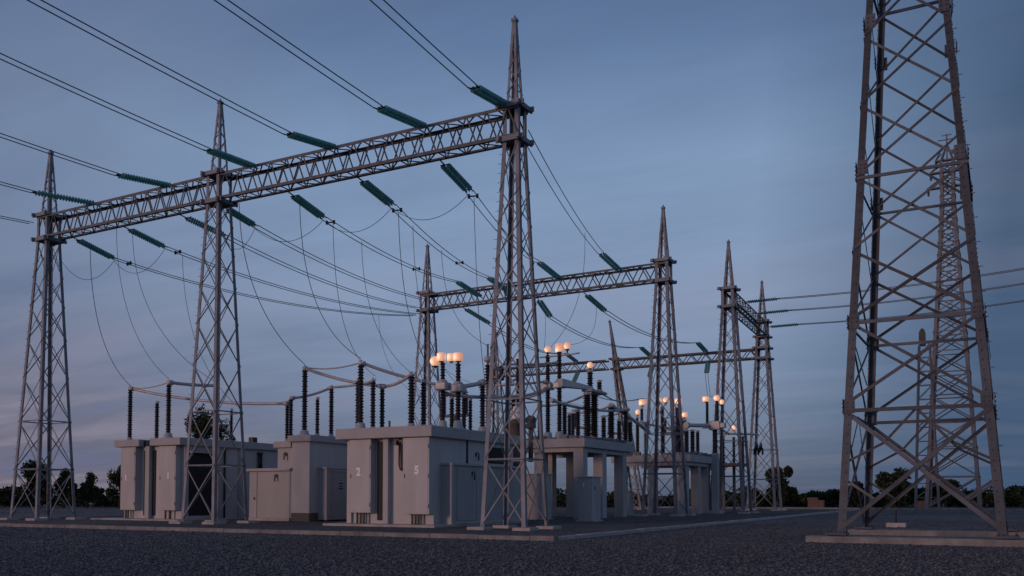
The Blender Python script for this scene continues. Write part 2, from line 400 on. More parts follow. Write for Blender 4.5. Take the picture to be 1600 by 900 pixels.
# ------------------------------------------------------------------ big pylon on the right
def pylon():
    u, v = -2.35, 33.9; su, sv = 2.42, 3.2; T = 37.5; H = 31.0
    root = thing('lattice_pylon', (u, v, 0), 'huge lattice pylon close on the right, cut off by the top of the view', 'pylon')
    def cor(i, h):
        k = 1-h/T; return Vector((u-.012*h+SG[i][0]*su*k, v+SG[i][1]*sv*k, h))
    for i in range(4):
        b = MB(); da, db = legdirs(i)
        lv = [.24, 4.4, 7.2, 12.4, 18.5, 25, H]
        for k in range(6):
            w = .25 if k < 3 else .22
            b.angle(cor(i,lv[k]), cor(i,lv[k+1]), da, db, w, .035)
        h = 3.0
        while h < 24 and i == 1:                    # climbing bolts on one leg only
            p = cor(i,h); b.tube([p, p+Vector((SG[i][0]*.14,0,0))], .012, 5); h += .8
        b.from_face = len(b.f); h = .7                 # bolt heads along the two outer flanges
        while h < 22:
            p = cor(i,h)
            for q, n in ((p+da*.15, Vector((0,SG[i][1],0))), (p+db*.15, Vector((SG[i][0],0,0)))):
                b.lathe(q, n, [(.024,-.005),(.024,.022)], 6, False)
            h += .31
        lg = b.build('leg', 'steel_pylon', root)
        b = MB(); c = cor(i,.24); b.bbox(c.x-.32, c.x+.32, c.y-.32, c.y+.32, .22, .30, .015)
        for sx in (-1,1):
            for sy in (-1,1): b.lathe((c.x+sx*.24, c.y+sy*.24, .30), (0,0,1), [(.035,0),(.035,.07)], 6)
        b.build('base_plate', 'steel_pylon', lg)
    outs = [Vector((0,-1,0)), Vector((1,0,0)), Vector((0,1,0)), Vector((-1,0,0))]
    for i in range(4):
        j = (i+1)%4; b = MB(); o = outs[i]
        def X(h0, h1, w, kd='x', off=.02): face_brace(b, cor(i,h0), cor(i,h1), cor(j,h0), cor(j,h1), w, .02, o, kd, off)
        X(.35, 4.25, .13); X(4.25, 4.4, .12, 'h')
        # light redundant members in the bottom panel
        A0, A1, B0, B1 = cor(i,.35), cor(i,4.25), cor(j,.35), cor(j,4.25)
        cx = (A0+B1+B0+A1)/4
        for P0, P1 in ((A0.lerp(A1,.45), A0.lerp(cx,.5)), (B0.lerp(B1,.45), B0.lerp(cx,.5)), (A0.lerp(A1,.55), A1.lerp(cx,.55)), (B0.lerp(B1,.55), B1.lerp(cx,.55)), (A1.lerp(B1,.5), A1.lerp(cx,.55)), (A1.lerp(B1,.5), B1.lerp(cx,.55))):
            d = (P1-P0).normalized(); b.bar(P0-o*.07, P1-o*.07, d.cross(o).normalized(), o, .08, .016)
        lv = [4.4, 7.2, 9.6, 12.1, 14.6, 17.0, 19.3, 21.5, 23.6, 25.6, 27.5, 29.3, 30.9]
        for k in range(len(lv)-1):
            X(lv[k]+.05, lv[k+1]-.02, .085 if k > 1 else .10)
        X(7.15, 7.3, .11, 'h'); X(12.05, 12.2, .10, 'h'); X(19.3, 19.5, .12, 'h')
        if i%2: X(5.7, 7.3, .08, 'z', .06)
        b.build('face_bracing', 'steel_pylon', root)
    b = MB()
    for h in (4.4, 7.2, 12.4, 17.5):
        for i in range(4):
            c = cor(i,h); da, db = legdirs(i)
            for d, o in ((da, Vector((0,SG[i][1],0))), (db, Vector((SG[i][0],0,0)))):
                b = MB(); b.bar(c+d*.17+o*.052+Vector((0,0,-.24)), c+d*.17+o*.052+Vector((0,0,.24)), d, o, .32, .016)
                for q in (-.17,-.03,.11):
                    for e in (.09,.25): b.lathe(c+d*e+o*.055+Vector((0,0,q)), o, [(.026,0),(.026,.035)], 6, False)
                b.build('gusset_plate', 'steel_pylon', root)
pylon()
for (x0,x1,y0,y1,lb) in ((-5.65,.75,30.15,31.1,'nearer long pale concrete footing strip under the huge pylon'),(-5.3,1.2,36.6,37.6,'farther concrete footing strip under the back legs of the huge pylon')):
    b = MB(); b.bbox(x0,x1,y0,y1,-.05,.2,.03); solo(b.build('concrete_footing','kerbstone'), lb, 'footing', 'pylon footings')
r = thing('anchor_block', (-4.6, 46.5, 0), 'small concrete block with a short steel eye, on the gravel behind the huge pylon', 'anchor block')
b = MB(); b.bbox(-4.95,-4.1,46.1,46.9,-.05,.2,.03); b.build('block','concrete',r)
b = MB(); b.tube([(-4.55,46.5,.2),(-4.55,46.5,.75)], .035, 8); b.tube([(-4.55,46.5,.75),(-4.4,46.5,.88),(-4.25,46.5,.78)], .025, 8); b.build('steel_eye','dark_metal',r)

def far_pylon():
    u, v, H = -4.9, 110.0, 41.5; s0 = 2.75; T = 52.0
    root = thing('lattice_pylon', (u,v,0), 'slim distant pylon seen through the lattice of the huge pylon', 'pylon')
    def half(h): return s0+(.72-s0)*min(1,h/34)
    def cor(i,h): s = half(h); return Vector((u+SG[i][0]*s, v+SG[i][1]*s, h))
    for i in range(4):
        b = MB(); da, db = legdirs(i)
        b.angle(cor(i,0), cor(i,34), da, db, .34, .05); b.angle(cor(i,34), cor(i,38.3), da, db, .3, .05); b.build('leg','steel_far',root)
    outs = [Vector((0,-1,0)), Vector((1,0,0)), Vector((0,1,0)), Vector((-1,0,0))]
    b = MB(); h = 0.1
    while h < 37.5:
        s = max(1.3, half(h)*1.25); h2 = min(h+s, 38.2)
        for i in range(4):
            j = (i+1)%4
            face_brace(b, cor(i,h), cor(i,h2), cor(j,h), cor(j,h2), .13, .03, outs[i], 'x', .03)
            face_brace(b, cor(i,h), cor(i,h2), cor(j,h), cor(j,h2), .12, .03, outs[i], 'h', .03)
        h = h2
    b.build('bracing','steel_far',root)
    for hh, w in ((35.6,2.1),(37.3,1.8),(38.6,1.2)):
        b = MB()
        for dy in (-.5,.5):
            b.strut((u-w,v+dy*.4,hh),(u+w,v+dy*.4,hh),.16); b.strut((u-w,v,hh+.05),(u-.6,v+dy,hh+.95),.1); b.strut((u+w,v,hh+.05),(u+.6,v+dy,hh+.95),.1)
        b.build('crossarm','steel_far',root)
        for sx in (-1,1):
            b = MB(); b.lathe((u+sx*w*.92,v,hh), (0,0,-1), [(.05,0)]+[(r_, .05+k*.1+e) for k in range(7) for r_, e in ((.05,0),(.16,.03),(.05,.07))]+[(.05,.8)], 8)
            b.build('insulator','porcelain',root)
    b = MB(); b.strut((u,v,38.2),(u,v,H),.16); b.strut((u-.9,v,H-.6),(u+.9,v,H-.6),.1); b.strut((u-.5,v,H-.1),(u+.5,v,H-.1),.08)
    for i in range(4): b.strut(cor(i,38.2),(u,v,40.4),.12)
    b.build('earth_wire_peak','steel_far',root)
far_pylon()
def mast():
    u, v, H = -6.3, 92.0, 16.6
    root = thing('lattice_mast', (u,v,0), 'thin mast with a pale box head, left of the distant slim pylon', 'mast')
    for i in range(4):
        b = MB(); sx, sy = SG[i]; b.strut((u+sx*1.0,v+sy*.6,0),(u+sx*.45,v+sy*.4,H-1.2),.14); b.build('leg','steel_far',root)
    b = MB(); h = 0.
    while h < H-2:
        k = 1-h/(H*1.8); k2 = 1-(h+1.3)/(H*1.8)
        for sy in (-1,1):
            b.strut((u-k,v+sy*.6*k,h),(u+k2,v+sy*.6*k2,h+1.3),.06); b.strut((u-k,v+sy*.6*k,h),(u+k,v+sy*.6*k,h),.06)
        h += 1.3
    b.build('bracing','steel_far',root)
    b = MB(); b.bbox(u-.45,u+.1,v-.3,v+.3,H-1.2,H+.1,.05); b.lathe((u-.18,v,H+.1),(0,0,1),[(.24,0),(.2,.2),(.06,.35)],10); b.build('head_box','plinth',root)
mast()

# ------------------------------------------------------------------ text markings
def number(txt, x, y, z, size, parent, m='white'):
    c = bpy.data.curves.new('number_marking', 'FONT'); c.body = txt; c.size = size; c.align_x = 'CENTER'; c.align_y = 'CENTER'; c.extrude = .004; c.offset = size*.045
    o = bpy.data.objects.new('tmp', c); COL.objects.link(o)
    dg = bpy.context.evaluated_depsgraph_get(); dg.update()
    me = bpy.data.meshes.new_from_object(o.evaluated_get(dg)); me.name = 'number_marking'
    bpy.data.objects.remove(o); bpy.data.curves.remove(c)
    me.transform(Matrix.Translation((x,y,z)) @ Matrix.Rotation(math.pi/2,4,'X'))
    me.materials.clear(); me.materials.append(M[m])
    o = bpy.data.objects.new('number_marking', me); COL.objects.link(o); o.parent = parent
    p = parent; off = Matrix.Identity(4)
    while p: off = p.matrix_basis @ off; p = p.parent
    me.transform(off.inverted())
    return o

# ------------------------------------------------------------------ buildings
def part(root, name, m, boxes, bev=.02, label=None):
    b = MB()
    for q in boxes: b.bbox(*q, bev)
    o = b.build(name, m, root)
    if label: o['label'] = label
    return o
def cabinet(root, x0, x1, y0, y1, z0, z1, num, nz, nx=None, pipes=(.35,.6), ns=.5):
    c = part(root, 'control_cabinet', 'paint', [(x0,x1,y0,y1,z0,z1)], .025)
    b = MB(); b.bbox(x0+.07,x1-.07,y0-.012,y0+.01,z0+.1,z1-.1,.006); b.build('door','paint',c)
    number(num, nx if nx is not None else (x0+x1)/2, y0-.018, nz, ns, c)
    for hz in (z0+.4,(z0+z1)/2,z1-.4):
        b = MB(); b.tube([(x1-.05,y0-.02,hz-.09),(x1-.05,y0-.02,hz+.09)],.025,6); b.build('hinge','paint2',c)
    b = MB(); b.tube([(x0+.12,y0-.03,(z0+z1)/2-.1),(x0+.12,y0-.03,(z0+z1)/2+.1)], .012, 6); b.build('handle','dark_metal',c)
    for t in pipes:
        x = x0+(x1-x0)*t; b = MB(); b.tube([(x,(y0+y1)/2-.05,.05),(x,(y0+y1)/2-.05,z0)], .055, 8); b.build('conduit','plinth',root)
    return c
def pipe(root, pts, r=.05, m='paint2', name='downpipe'):
    b = MB(); b.tube(pts, r, 8); return b.build(name, m, root)
def walllamp(root, x, y, z, nx, ny):
    b = MB(); b.box(x-.05*abs(ny)-.02,x+.05*abs(ny)+.02,y-.05*abs(nx)-.02,y+.05*abs(nx)+.02,z-.1,z+.1)
    b.tube([(x,y,z),(x+nx*.1,y+ny*.1,z+.12),(x+nx*.16,y+ny*.16,z+.05)],.02,6)
    b.lathe((x+nx*.16,y+ny*.16,z+.07),(0,0,-1),[(.02,0),(.035,.05),(.04,.32),(.02,.38)],8); b.build('wall_fixture','dark_metal',root)

# big building between the middle and the right tower
B1 = thing('switchgear_building', (-26,39,0), 'big flat roofed grey building with white 2 and 5 on its front cabinets', 'building', 'flat roofed equipment buildings')
part(B1,'base_slab','concrete',[(-29.2,-22.7,34.45,43.4,-.05,.14)],.03)
part(B1,'wall','paint',[(-28.4,-23.38,35.42,43.2,.10,4.25)])
part(B1,'roof','cap',[(-28.75,-23.12,34.82,43.5,4.22,4.74)],.04)
cabinet(B1,-28.02,-26.72,35.0,35.42,.66,4.2,'2',2.62,-27.45,(.3,.45,.6),.52)
cabinet(B1,-24.85,-23.36,35.0,35.42,.62,4.2,'5',2.66,-24.05,(.3,.42,.54),.52)
part(B1,'pilaster','paint2',[(-26.12,-25.82,35.16,35.42,.14,4.72+.06)],.015)
part(B1,'pilaster','paint',[(-28.4,-28.12,35.3,35.42,.14,4.2)],.015)
part(B1,'recess_shade_panel','recess_shade',[(-26.6,-26.25,35.36,35.43,.3,4.1)],.01)  # dark panel on the wall face, painting the shade of a recess
b = MB(); b.bbox(-25.22,-24.93,35.34,35.44,2.75,3.95,.06); b.build('slot_vent','recess_shade',B1)
pipe(B1,[(-25.3,35.36,4.2),(-25.3,35.33,3.0),(-25.22,35.33,2.72),(-25.0,35.33,2.66)],.04,'dark_metal')
part(B1,'bracket','dark_metal',[(-25.22,-24.98,35.2,35.42,4.0,4.14),(-25.55,-25.4,35.25,35.42,3.9,4.12)],.01)
# side of it
an = part(B1,'annex','door',[(-23.379,-22.82,36.05,43.1,.12,2.92)])
part(an,'lip','cap',[(-23.376,-22.72,35.98,43.2,2.92,3.04)],.02)
part(an,'corner_post','paint2',[(-22.85,-22.74,35.96,36.2,.12,2.92)],.01)
part(an,'door_leaf','door',[(-22.83,-22.785,36.55,38.3,.3,2.8),(-22.83,-22.785,38.34,40.1,.3,2.8)],.01)
part(an,'sill','concrete',[(-22.84,-22.66,36.2,43.1,.12,.22)],.02)
pipe(B1,[(-23.34,38.35,4.25),(-23.34,38.35,3.03)],.045,'dark_metal')
walllamp(B1,-23.37,39.25,3.55,1,0); walllamp(B1,-22.8,37.9,2.55,1,0)
part(B1,'vent_opening','recess_shade',[(-23.40,-23.36,40.2,42.4,3.15,4.0)],.01)
part(B1,'roof_post','dark_metal',[(-25.7,-25.62,35.0,35.08,4.74,5.05)],.01)

# low left building
BL = thing('switchgear_building', (-44.5,41,0), 'low left grey building with white 1 marks on its front cabinets, behind the middle tower', 'building', 'flat roofed equipment buildings')
part(BL,'base_slab','concrete',[(-49.0,-41.4,36.4,45.6,-.05,.12)],.03)
part(BL,'wall','paint',[(-47.25,-42.05,37.42,45.2,.10,4.45)])
part(BL,'roof','cap',[(-47.55,-45.35,36.85,45.5,4.42,4.84),(-44.35,-41.8,36.8,45.5,4.42,4.86)],.04)
part(BL,'roof','recess_shade',[(-45.34,-44.36,37.2,45.3,4.42,4.76)],.02)  # dark strip painting the shade in the gap between the roof caps
cabinet(BL,-47.1,-45.8,37.0,37.42,.62,4.4,'1',2.55,-46.6,(.25,.4),.5)
cabinet(BL,-43.75,-42.35,37.0,37.42,.62,4.4,'1',2.63,-42.95,(.3,.55),.5)
part(BL,'pilaster','paint2',[(-45.1,-44.75,37.12,37.42,.12,4.42)],.015)
part(BL,'recess_shade_panel','recess_shade',[(-44.72,-44.5,37.36,37.43,.3,4.2),(-45.5,-45.2,37.36,37.43,.3,4.2)],.01)
part(BL,'bracket','dark_metal',[(-43.95,-43.82,37.2,37.42,3.6,4.05)],.01)
part(BL,'recess_shade_panel','recess_shade',[(-42.08,-42.03,37.7,39.6,.3,4.15)],.01)  # shade of the recessed side bay painted as a dark sheet
part(BL,'canopy','cap',[(-42.04,-41.75,37.6,39.8,4.0,4.12)],.01)
part(BL,'pilaster','paint2',[(-42.04,-41.9,39.7,39.95,.12,4.4),(-42.04,-41.93,41.6,41.8,.12,4.4)],.01)
pipe(BL,[(-41.95,40.4,4.4),(-41.95,40.4,.12)],.06,'dark_metal')
b = MB(); b.box(-42.04,-41.8,43.2,43.5,4.1,4.25); b.tube([(-41.9,43.25,4.1),(-41.9,43.25,3.1)],.07,8); b.tube([(-41.9,43.45,4.1),(-41.9,43.45,3.1)],.07,8); b.build('pipe_bracket','dark_metal',BL)
part(BL,'roof_vent','dark_metal',[(-42.9,-42.5,43.3,43.7,4.85,5.25)],.04)

# middle building set back
BM = thing('switchgear_building', (-36,41,0), 'narrow set back grey building with a tall column front, between the two cabinet fronted buildings', 'building', 'flat roofed equipment buildings')
part(BM,'wall','paint',[(-35.62,-34.32,39.35,43.4,.5,4.55)])
part(BM,'plinth','plinth',[(-35.64,-34.30,39.33,43.42,-.05,.5)],.01)
part(BM,'roof','cap',[(-35.8,-34.1,39.15,43.6,4.53,4.9)],.04)
lw = part(BM,'side_wing','paint2',[(-36.95,-35.63,39.62,43.3,.1,4.25)])
part(lw,'roof','cap',[(-37.15,-35.81,39.45,43.5,4.24,4.6)],.03)
walllamp(BM,-36.3,39.6,3.85,0,-1)
an = part(BM,'annex','door',[(-34.319,-33.72,40.1,43.3,.1,3.0)])
part(an,'lip','cap',[(-34.315,-33.62,40.0,43.4,3.0,3.1)],.02)
part(an,'door_frame','paint2',[(-33.76,-33.66,40.05,40.35,.1,3.0),(-33.76,-33.68,40.36,43.3,2.85,3.0)],.01)
part(an,'number_plate','dark_metal',[(-33.73,-33.70,41.2,41.55,2.15,2.22),(-33.73,-33.70,41.22,41.5,2.0,2.05),(-33.73,-33.70,41.2,41.55,1.85,1.92)],.004)
al = part(BM,'front_annex','paint2',[(-38.9,-35.64,39.38,43.2,.1,2.9)])
part(al,'lip','cap',[(-39.0,-35.63,39.2,43.3,2.9,3.06)],.02)
part(al,'door_leaf','door',[(-38.2,-35.75,39.345,39.39,.2,2.85)],.01)
part(al,'side_panel','paint2',[(-38.82,-38.28,39.345,39.39,.2,1.75),(-38.82,-38.28,39.345,39.39,1.8,2.85)],.008)
part(al,'sill','concrete',[(-39.0,-35.66,39.2,39.38,.03,.2)],.02)
part(al,'handle','dark_metal',[(-38.5,-38.4,39.3,39.345,1.25,1.4)],.01)
walllamp(al,-36.75,39.35,2.6,0,-1)

# ------------------------------------------------------------------ raised platforms
def platform(x0,x1,y0,y1,h0,h1,cols,label,cw=.34):
    r = thing('raised_platform', ((x0+x1)/2,(y0+y1)/2,0), label, 'platform', 'raised equipment platforms')
    part(r,'deck','cap',[(x0,x1,y0,y1,h0,h1)],.03)
    part(r,'edge_beam','paint2',[(x0+.25,x1-.25,y0+.25,y0+.55,h0-.28,h0),(x0+.25,x1-.25,y1-.55,y1-.25,h0-.28,h0),(x1-.55,x1-.25,y0+.56,y1-.56,h0-.28,h0)],.01)
    for (cx,cy) in cols: part(r,'column','paint2',[(cx-cw,cx+cw,cy-cw,cy+cw,-.03,h0)],.03)
    b = MB()
    rr = random.Random(int(x0*10))
    yy = y0+.25
    while yy < y1-.3:
        w = rr.uniform(.2,.5); b = MB(); b.bbox(x1-.55,x1-.12,yy,yy+w,h1,h1+rr.uniform(.08,.34),.02); b.build('edge_fitting','steel_far',r); yy += w+rr.uniform(.05,.35)
    xx = x0+.3
    while xx < x1-.9:
        w = rr.uniform(.25,.6); b = MB(); b.bbox(xx,xx+w,y0+.12,y0+.5,h1,h1+rr.uniform(.08,.3),.02); b.build('edge_fitting','steel_far',r); xx += w+rr.uniform(.1,.5)
    return r
platform(-29.0,-22.75,51.3,60.0,4.5,5.05,[(-23.3,51.9),(-23.3,55.0),(-23.3,58.6),(-26.2,52.2),(-26.2,57.0),(-28.4,51.9),(-28.4,58)],'wide grey concrete platform on square columns, behind the small numbered cabinet')
platform(-27.2,-20.75,66.4,73.0,4.05,4.6,[(-21.5,67.1),(-21.4,69.8),(-21.4,72.3),(-24.0,67.1),(-26.5,67.1)],'second raised platform on columns, partly behind the second gantry tower',.32)
platform(-26.0,-22.2,77.0,82.0,4.05,4.5,[(-22.9,77.7),(-22.9,81.2),(-25.3,77.7)],'small far platform on pale columns, beyond the second platform',.3)

# kiosk and cabinets
def kiosk(name,x0,x1,y0,y1,h,label,cat,num=None,m='paint2'):
    r = thing(name,((x0+x1)/2,(y0+y1)/2,0),label,cat)
    part(r,'body',m,[(x0,x1,y0,y1,.08,h)],.02)
    part(r,'roof','cap',[(x0-.06,x1+.06,y0-.06,y1+.06,h,h+.07)],.02)
    part(r,'plinth','concrete',[(x0-.12,x1+.12,y0-.12,y1+.12,-.03,.09)],.02)
    d = part(r,'door',m,[(x0+.07,x1-.07,y0-.02,y0+.01,.2,h-.1)],.006)
    if num: number(num,x0+(x1-x0)*.42,y0-.028,h*.83,.28,d)
    part(r,'handle','dark_metal',[(x1-.01,x1+.035,y0+.35,y0+.42,h*.72,h*.8)],.008)
    return r
kiosk('electrical_cabinet',-21.25,-20.4,47.0,48.25,2.5,'small grey cabinet with a tiny white mark, in front of the wide platform columns','cabinet','1')
kiosk('electrical_kiosk',-27.2,-24.6,49.0,50.4,2.75,'plain grey kiosk under the front edge of the wide platform, seen through the tower legs','kiosk')
kiosk('electrical_cabinet',-24.9,-24.0,62.2,63.0,1.7,'pale low cabinet behind the back columns of the wide platform','cabinet')

# ------------------------------------------------------------------ insulators and lamps
def shed_profile(h0, h1, core, shed, pitch):
    pr = [(core*.8,h0)]; n = max(3, int((h1-h0)/pitch)); p = (h1-h0)/n
    for k in range(n):
        y = h0+k*p; s = shed if k%2 else shed*.84
        pr += [(core,y+.12*p),(s,y+.38*p),(s*.97,y+.48*p),(core,y+.85*p)]
    pr.append((core*.8,h1)); return pr
def post(u, v, h0, h1, label, rad=.15, name='post_insulator', big=False):
    if v > 50: rad *= 1.2
    root = thing(name, (u,v,h0), label, 'insulator', 'dark post insulators')
    b = MB(); f = .34 if big else .2
    prof = [(rad*2.3,0),(rad*2.3,.06),(rad*1.6,.1),(rad*1.35,f-.05),(rad*.95,f)] if big else [(rad*1.6,0),(rad*1.6,.05),(rad*1.15,.07),(rad*.9,f)]
    b.lathe((u,v,h0),(0,0,1),prof,14); b.build('base_flange','alu',root)
    top = .28 if big else .2
    b = MB(); b.lathe((u,v,h0),(0,0,1),shed_profile(f,h1-h0-top,rad*.66,rad*1.12,.14),14); b.build('porcelain_stack','porcelain',root)
    b = MB(); t = h1-h0-top
    b.lathe((u,v,h0+t),(0,0,1),[(rad*.8,0),(rad*.85,top*.35),(rad*.6,top*.42),(rad*.7,top*.6),(rad*.7,top*.78),(rad*.25,top*.85),(rad*.2,top)],12)
    b.box(u-rad*1.1,u+rad*1.1,v-.05,v+.05,h0+t+top*.45,h0+t+top*.72)
    b.build('terminal_cap','alu',root)
    return root
post(-46.97,37.5,4.84,8.2,'leftmost dark insulator on the left roof corner of the low left building',.15)
post(-45.9,38.6,4.84,7.35,'shorter dark insulator between the two tallest on the low left building roof',.14)
post(-43.48,37.4,4.86,8.33,'dark insulator above the second numbered cabinet of the low left building',.16,big=True)
post(-42.8,40.48,4.86,8.56,'dark insulator half hidden behind the legs of the middle tower',.17)
post(-43.5,42.4,4.86,7.1,'short insulator with a clutter of fittings, right of the leg of the middle tower',.11)
post(-36.6,40.0,4.6,6.92,'leftmost and shortest dark insulator on the low wing of the narrow building',.13)
post(-36.1,39.75,4.6,7.25,'second dark insulator from the left on the low wing of the narrow building',.14)
post(-35.2,39.9,4.9,8.97,'tallest dark insulator on the narrow set back building',.17,big=True)
post(-35.0,40.77,4.9,7.24,'thin short dark insulator right after the tallest on the narrow building',.13)
post(-34.7,41.65,4.9,7.97,'rightmost dark insulator on the narrow set back building',.15)
post(-28.45,36.2,4.74,7.4,'leftmost dark insulator on the big building roof',.15)
post(-27.82,35.6,4.74,8.2,'tallest dark insulator above cabinet number 2 on the big building',.16,big=True)
post(-27.75,36.5,4.74,7.4,'dark insulator just right of the tallest above cabinet number 2',.14)
post(-27.55,37.0,4.74,7.05,'fourth and shortest dark insulator above cabinet number 2',.14)
post(-24.93,35.8,4.74,7.43,'dark insulator above cabinet number 5, left one of a close pair',.17)
post(-24.7,36.5,4.74,7.15,'dark insulator above cabinet number 5, right one of a close pair',.15)
post(-25.2,39.85,4.74,6.69,'short dark insulator between the two lamp topped columns on the big building',.14)
post(-24.8,40.4,4.74,7.06,'dark insulator right behind the front lamp topped column of the big building',.14)
post(-25.0,41.38,4.74,6.76,'thin short dark insulator near the right end of the big building roof',.12)
post(-23.9,40.79,4.74,7.52,'rightmost dark insulator on the big building roof, beside the corner tower',.16,big=True)
post(-25.38,54,5.05,7.65,'dark insulator behind the paired lamp columns of the wide platform',.15)
post(-26.1,56.3,5.05,7.17,'short thin dark insulator behind the paired lamp columns of the wide platform',.13)
post(-25.32,56.0,5.05,7.35,'dark insulator in the gap left of the thick twin columns on the wide platform',.15)
post(-23.4,53.2,5.05,8.14,'left one of the thick twin dark columns on the wide platform',.23)
post(-23.4,54.34,5.05,8.26,'right one of the thick twin dark columns on the wide platform',.23)
post(-23.4,55.9,5.05,6.85,'short dark insulator right of the thick twin columns',.16)
post(-23.4,57.23,5.05,7.67,'dark insulator near the right end of the wide platform, with the curved tube on top',.21)
post(-23.3,58.4,5.05,6.8,'short dark insulator near the far right end of the wide platform',.15)
post(-23.05,59.0,5.05,7.5,'tall thin dark insulator at the far right end of the wide platform',.15)
post(-22.95,59.6,5.05,6.8,'last short dark insulator at the far right corner of the wide platform',.16)
post(-28.3,52.3,5.05,8.0,'dark insulator at the left front of the wide platform, between the corner tower legs',.15)
post(-27.2,54.0,5.05,7.6,'dark insulator on the wide platform just behind the right leg of the corner tower',.15)
post(-26.9,58.6,5.05,7.5,'thin dark insulator on the back of the wide platform, left of the lamp columns',.14)
post(-24.3,59.3,5.05,7.2,'thin dark insulator on the back right edge of the wide platform',.14)
post(-23.0,69.6,4.6,7.0,'dark insulator right behind the right legs of the second gantry tower',.16)
post(-22.7,71.8,4.6,6.9,'thin dark insulator on the back of the second platform, left of its last three',.13)
post(-24.3,70.5,4.6,7.1,'thin dark insulator on the second platform behind the left legs of the second gantry tower',.14)
post(-25.38,67.5,4.6,7.26,'dark insulator at the left end of the second platform',.14)
post(-24.69,67.5,4.6,7.23,'second dark insulator from the left on the second platform',.14)
post(-21.97,67.3,4.6,8.4,'thick tall dark column at the front right of the second platform',.26)
post(-22.0,69.31,4.6,6.75,'dark insulator right of the thick column on the second platform',.16)
post(-21.9,70.64,4.6,6.8,'dark insulator second from the right on the second platform',.18)
post(-22,72.36,4.6,6.84,'rightmost dark insulator on the second platform',.15)
post(-23.5,68,4.6,8.6,'dark insulator seen through the legs of the second gantry tower',.14)

def lamp(u, v, h, label, r=.28, hgt=.42, drum=False, stem=.22):
    r *= .93
    root = thing('lamp', (u,v,h), label, 'lamp', 'lit lamps on the insulator columns')
    b = MB(); b.lathe((u,v,h),(0,0,1),[(.05,0),(.05,stem*.6),(r*.55,stem*.7),(r*.6,stem)],12); b.build('lamp_holder','dark_metal',root)
    b = MB()
    if drum: pr = [(r*.8,stem),(r*.98,stem+.03),(r,stem+.08),(r,stem+hgt-.06),(r*.97,stem+hgt-.02),(r*.85,stem+hgt),(.02,stem+hgt+.01)]
    else: pr = [(r*.55,stem)]+[(r*math.sin(a), stem+hgt/2-math.cos(a)*hgt/2) for a in [math.pi*k/10 for k in range(3,10)]]+[(.02,stem+hgt)]
    b.lathe((u,v,h),(0,0,1),pr,18); b.build('lamp_shade','lamp',root)
    return root
def lampcolumn(u, v, h0, hm, h1, label, rad=.16):
    root = thing('lamp_column', (u,v,h0), label, 'insulator', 'stacked insulator columns')
    b = MB(); b.lathe((u,v,h0),(0,0,1),[(rad*2.4,0),(rad*2.4,.08),(rad*1.7,.14),(rad*1.4,.42),(rad,.5)],14); b.build('base_flange','alu',root)
    b = MB(); b.lathe((u,v,h0),(0,0,1),shed_profile(.5,hm-h0-.2,rad*.68,rad*1.15,.14),14); b.build('lower_stack','porcelain',root)
    b = MB(); b.bbox(u-.34,u+.34,v-.3,v+.3,hm-.2,hm+.18,.06); b.lathe((u,v,hm+.18),(0,0,1),[(rad*1.9,0),(rad*1.6,.08),(rad,.16)],14); b.build('junction_box','alu',root)
    b = MB(); b.lathe((u,v,hm+.34),(0,0,1),shed_profile(0,h1-hm-.34,rad*.64,rad*1.05,.13),14); b.build('upper_stack','porcelain',root)
    return root
lampcolumn(-24.6,38.05,4.74,6.95,8.15,'back stacked dark column with a grey junction box and lit lamp, on the big building',.14)
lampcolumn(-23.9,38.38,4.74,6.85,8.1,'front tall stacked dark column with lit drum lamp, on the big building',.15)
lamp(-23.9,38.38,8.1,'rightmost lit drum lamp of the row on the big building',.27,.42,True,.1)
lamp(-24.25,38.3,8.12,'middle lit drum lamp of the row on the big building',.24,.4,True,.08)
lamp(-24.65,38.0,8.12,'third from the right lit drum lamp of the row on the big building',.25,.42,True,.08)
lamp(-25.05,38.05,7.9,'leftmost lit globe lamp of the row on the big building, a little lower',.3,.5,False,.1)
lampcolumn(-25.62,52.0,5.05,8.45,10.5,'left stacked dark column of the pair with lamps on the wide platform',.17)
lampcolumn(-24.75,51.9,5.05,8.5,10.55,'right stacked dark column of the pair with lamps on the wide platform',.17)
lamp(-25.62,52.0,10.45,'left lit globe of the three lamps over the wide platform',.25,.42)
lamp(-24.75,51.9,10.4,'middle and largest lit lamp of the three over the wide platform',.29,.54,True)
b = MB(); b.tube([(-26.2,52.0,10.38),(-24.0,51.9,10.4),(-23.3,51.8,10.44)], .05, 8); b.tube([(-24.1,51.7,10.2),(-24.1,51.7,10.62)],.05,8)
solo(b.build('lamp_bar','alu'),'thin bar carrying the three lit lamps over the wide platform','bar')
lamp(-24.1,51.7,10.5,'right lit globe of the three lamps over the wide platform',.25,.46)
post(-23.4,53.67,8.3,9.65,'upper dark insulator on the tube over the thick twin columns, topped by a lit lamp',.17)
post(-23.4,55.2,8.3,9.15,'short dark insulator at the right end of the tapered arm on the wide platform',.16)
lamp(-23.4,53.67,9.6,'single small lit lamp right of the three lamps over the wide platform',.22,.42,False,.1)
lamp(-24.94,67.5,8.45,'lit lamp at the left end of the second platform, upper one of two',.32,.48,True,.12)
lamp(-25.35,67.5,7.75,'lit lamp at the left end of the second platform, lower one of two',.2,.45,False,.1)
post(-24.94,67.3,7.2,8.45,'dark insulator carrying the upper lamp at the left of the second platform',.12)
post(-25.36,67.4,7.2,7.75,'stub insulator carrying the lower lamp at the left of the second platform',.11)
lamp(-23.75,68,8.55,'lit lamp framed between the legs of the second gantry tower, left one',.26,.42)
lamp(-23.2,68,8.55,'lit lamp framed between the legs of the second gantry tower, right one',.26,.42)
lamp(-21.97,67.3,8.4,'lit lamp on the thick tall column just right of the second gantry tower',.3,.42,True,.12)
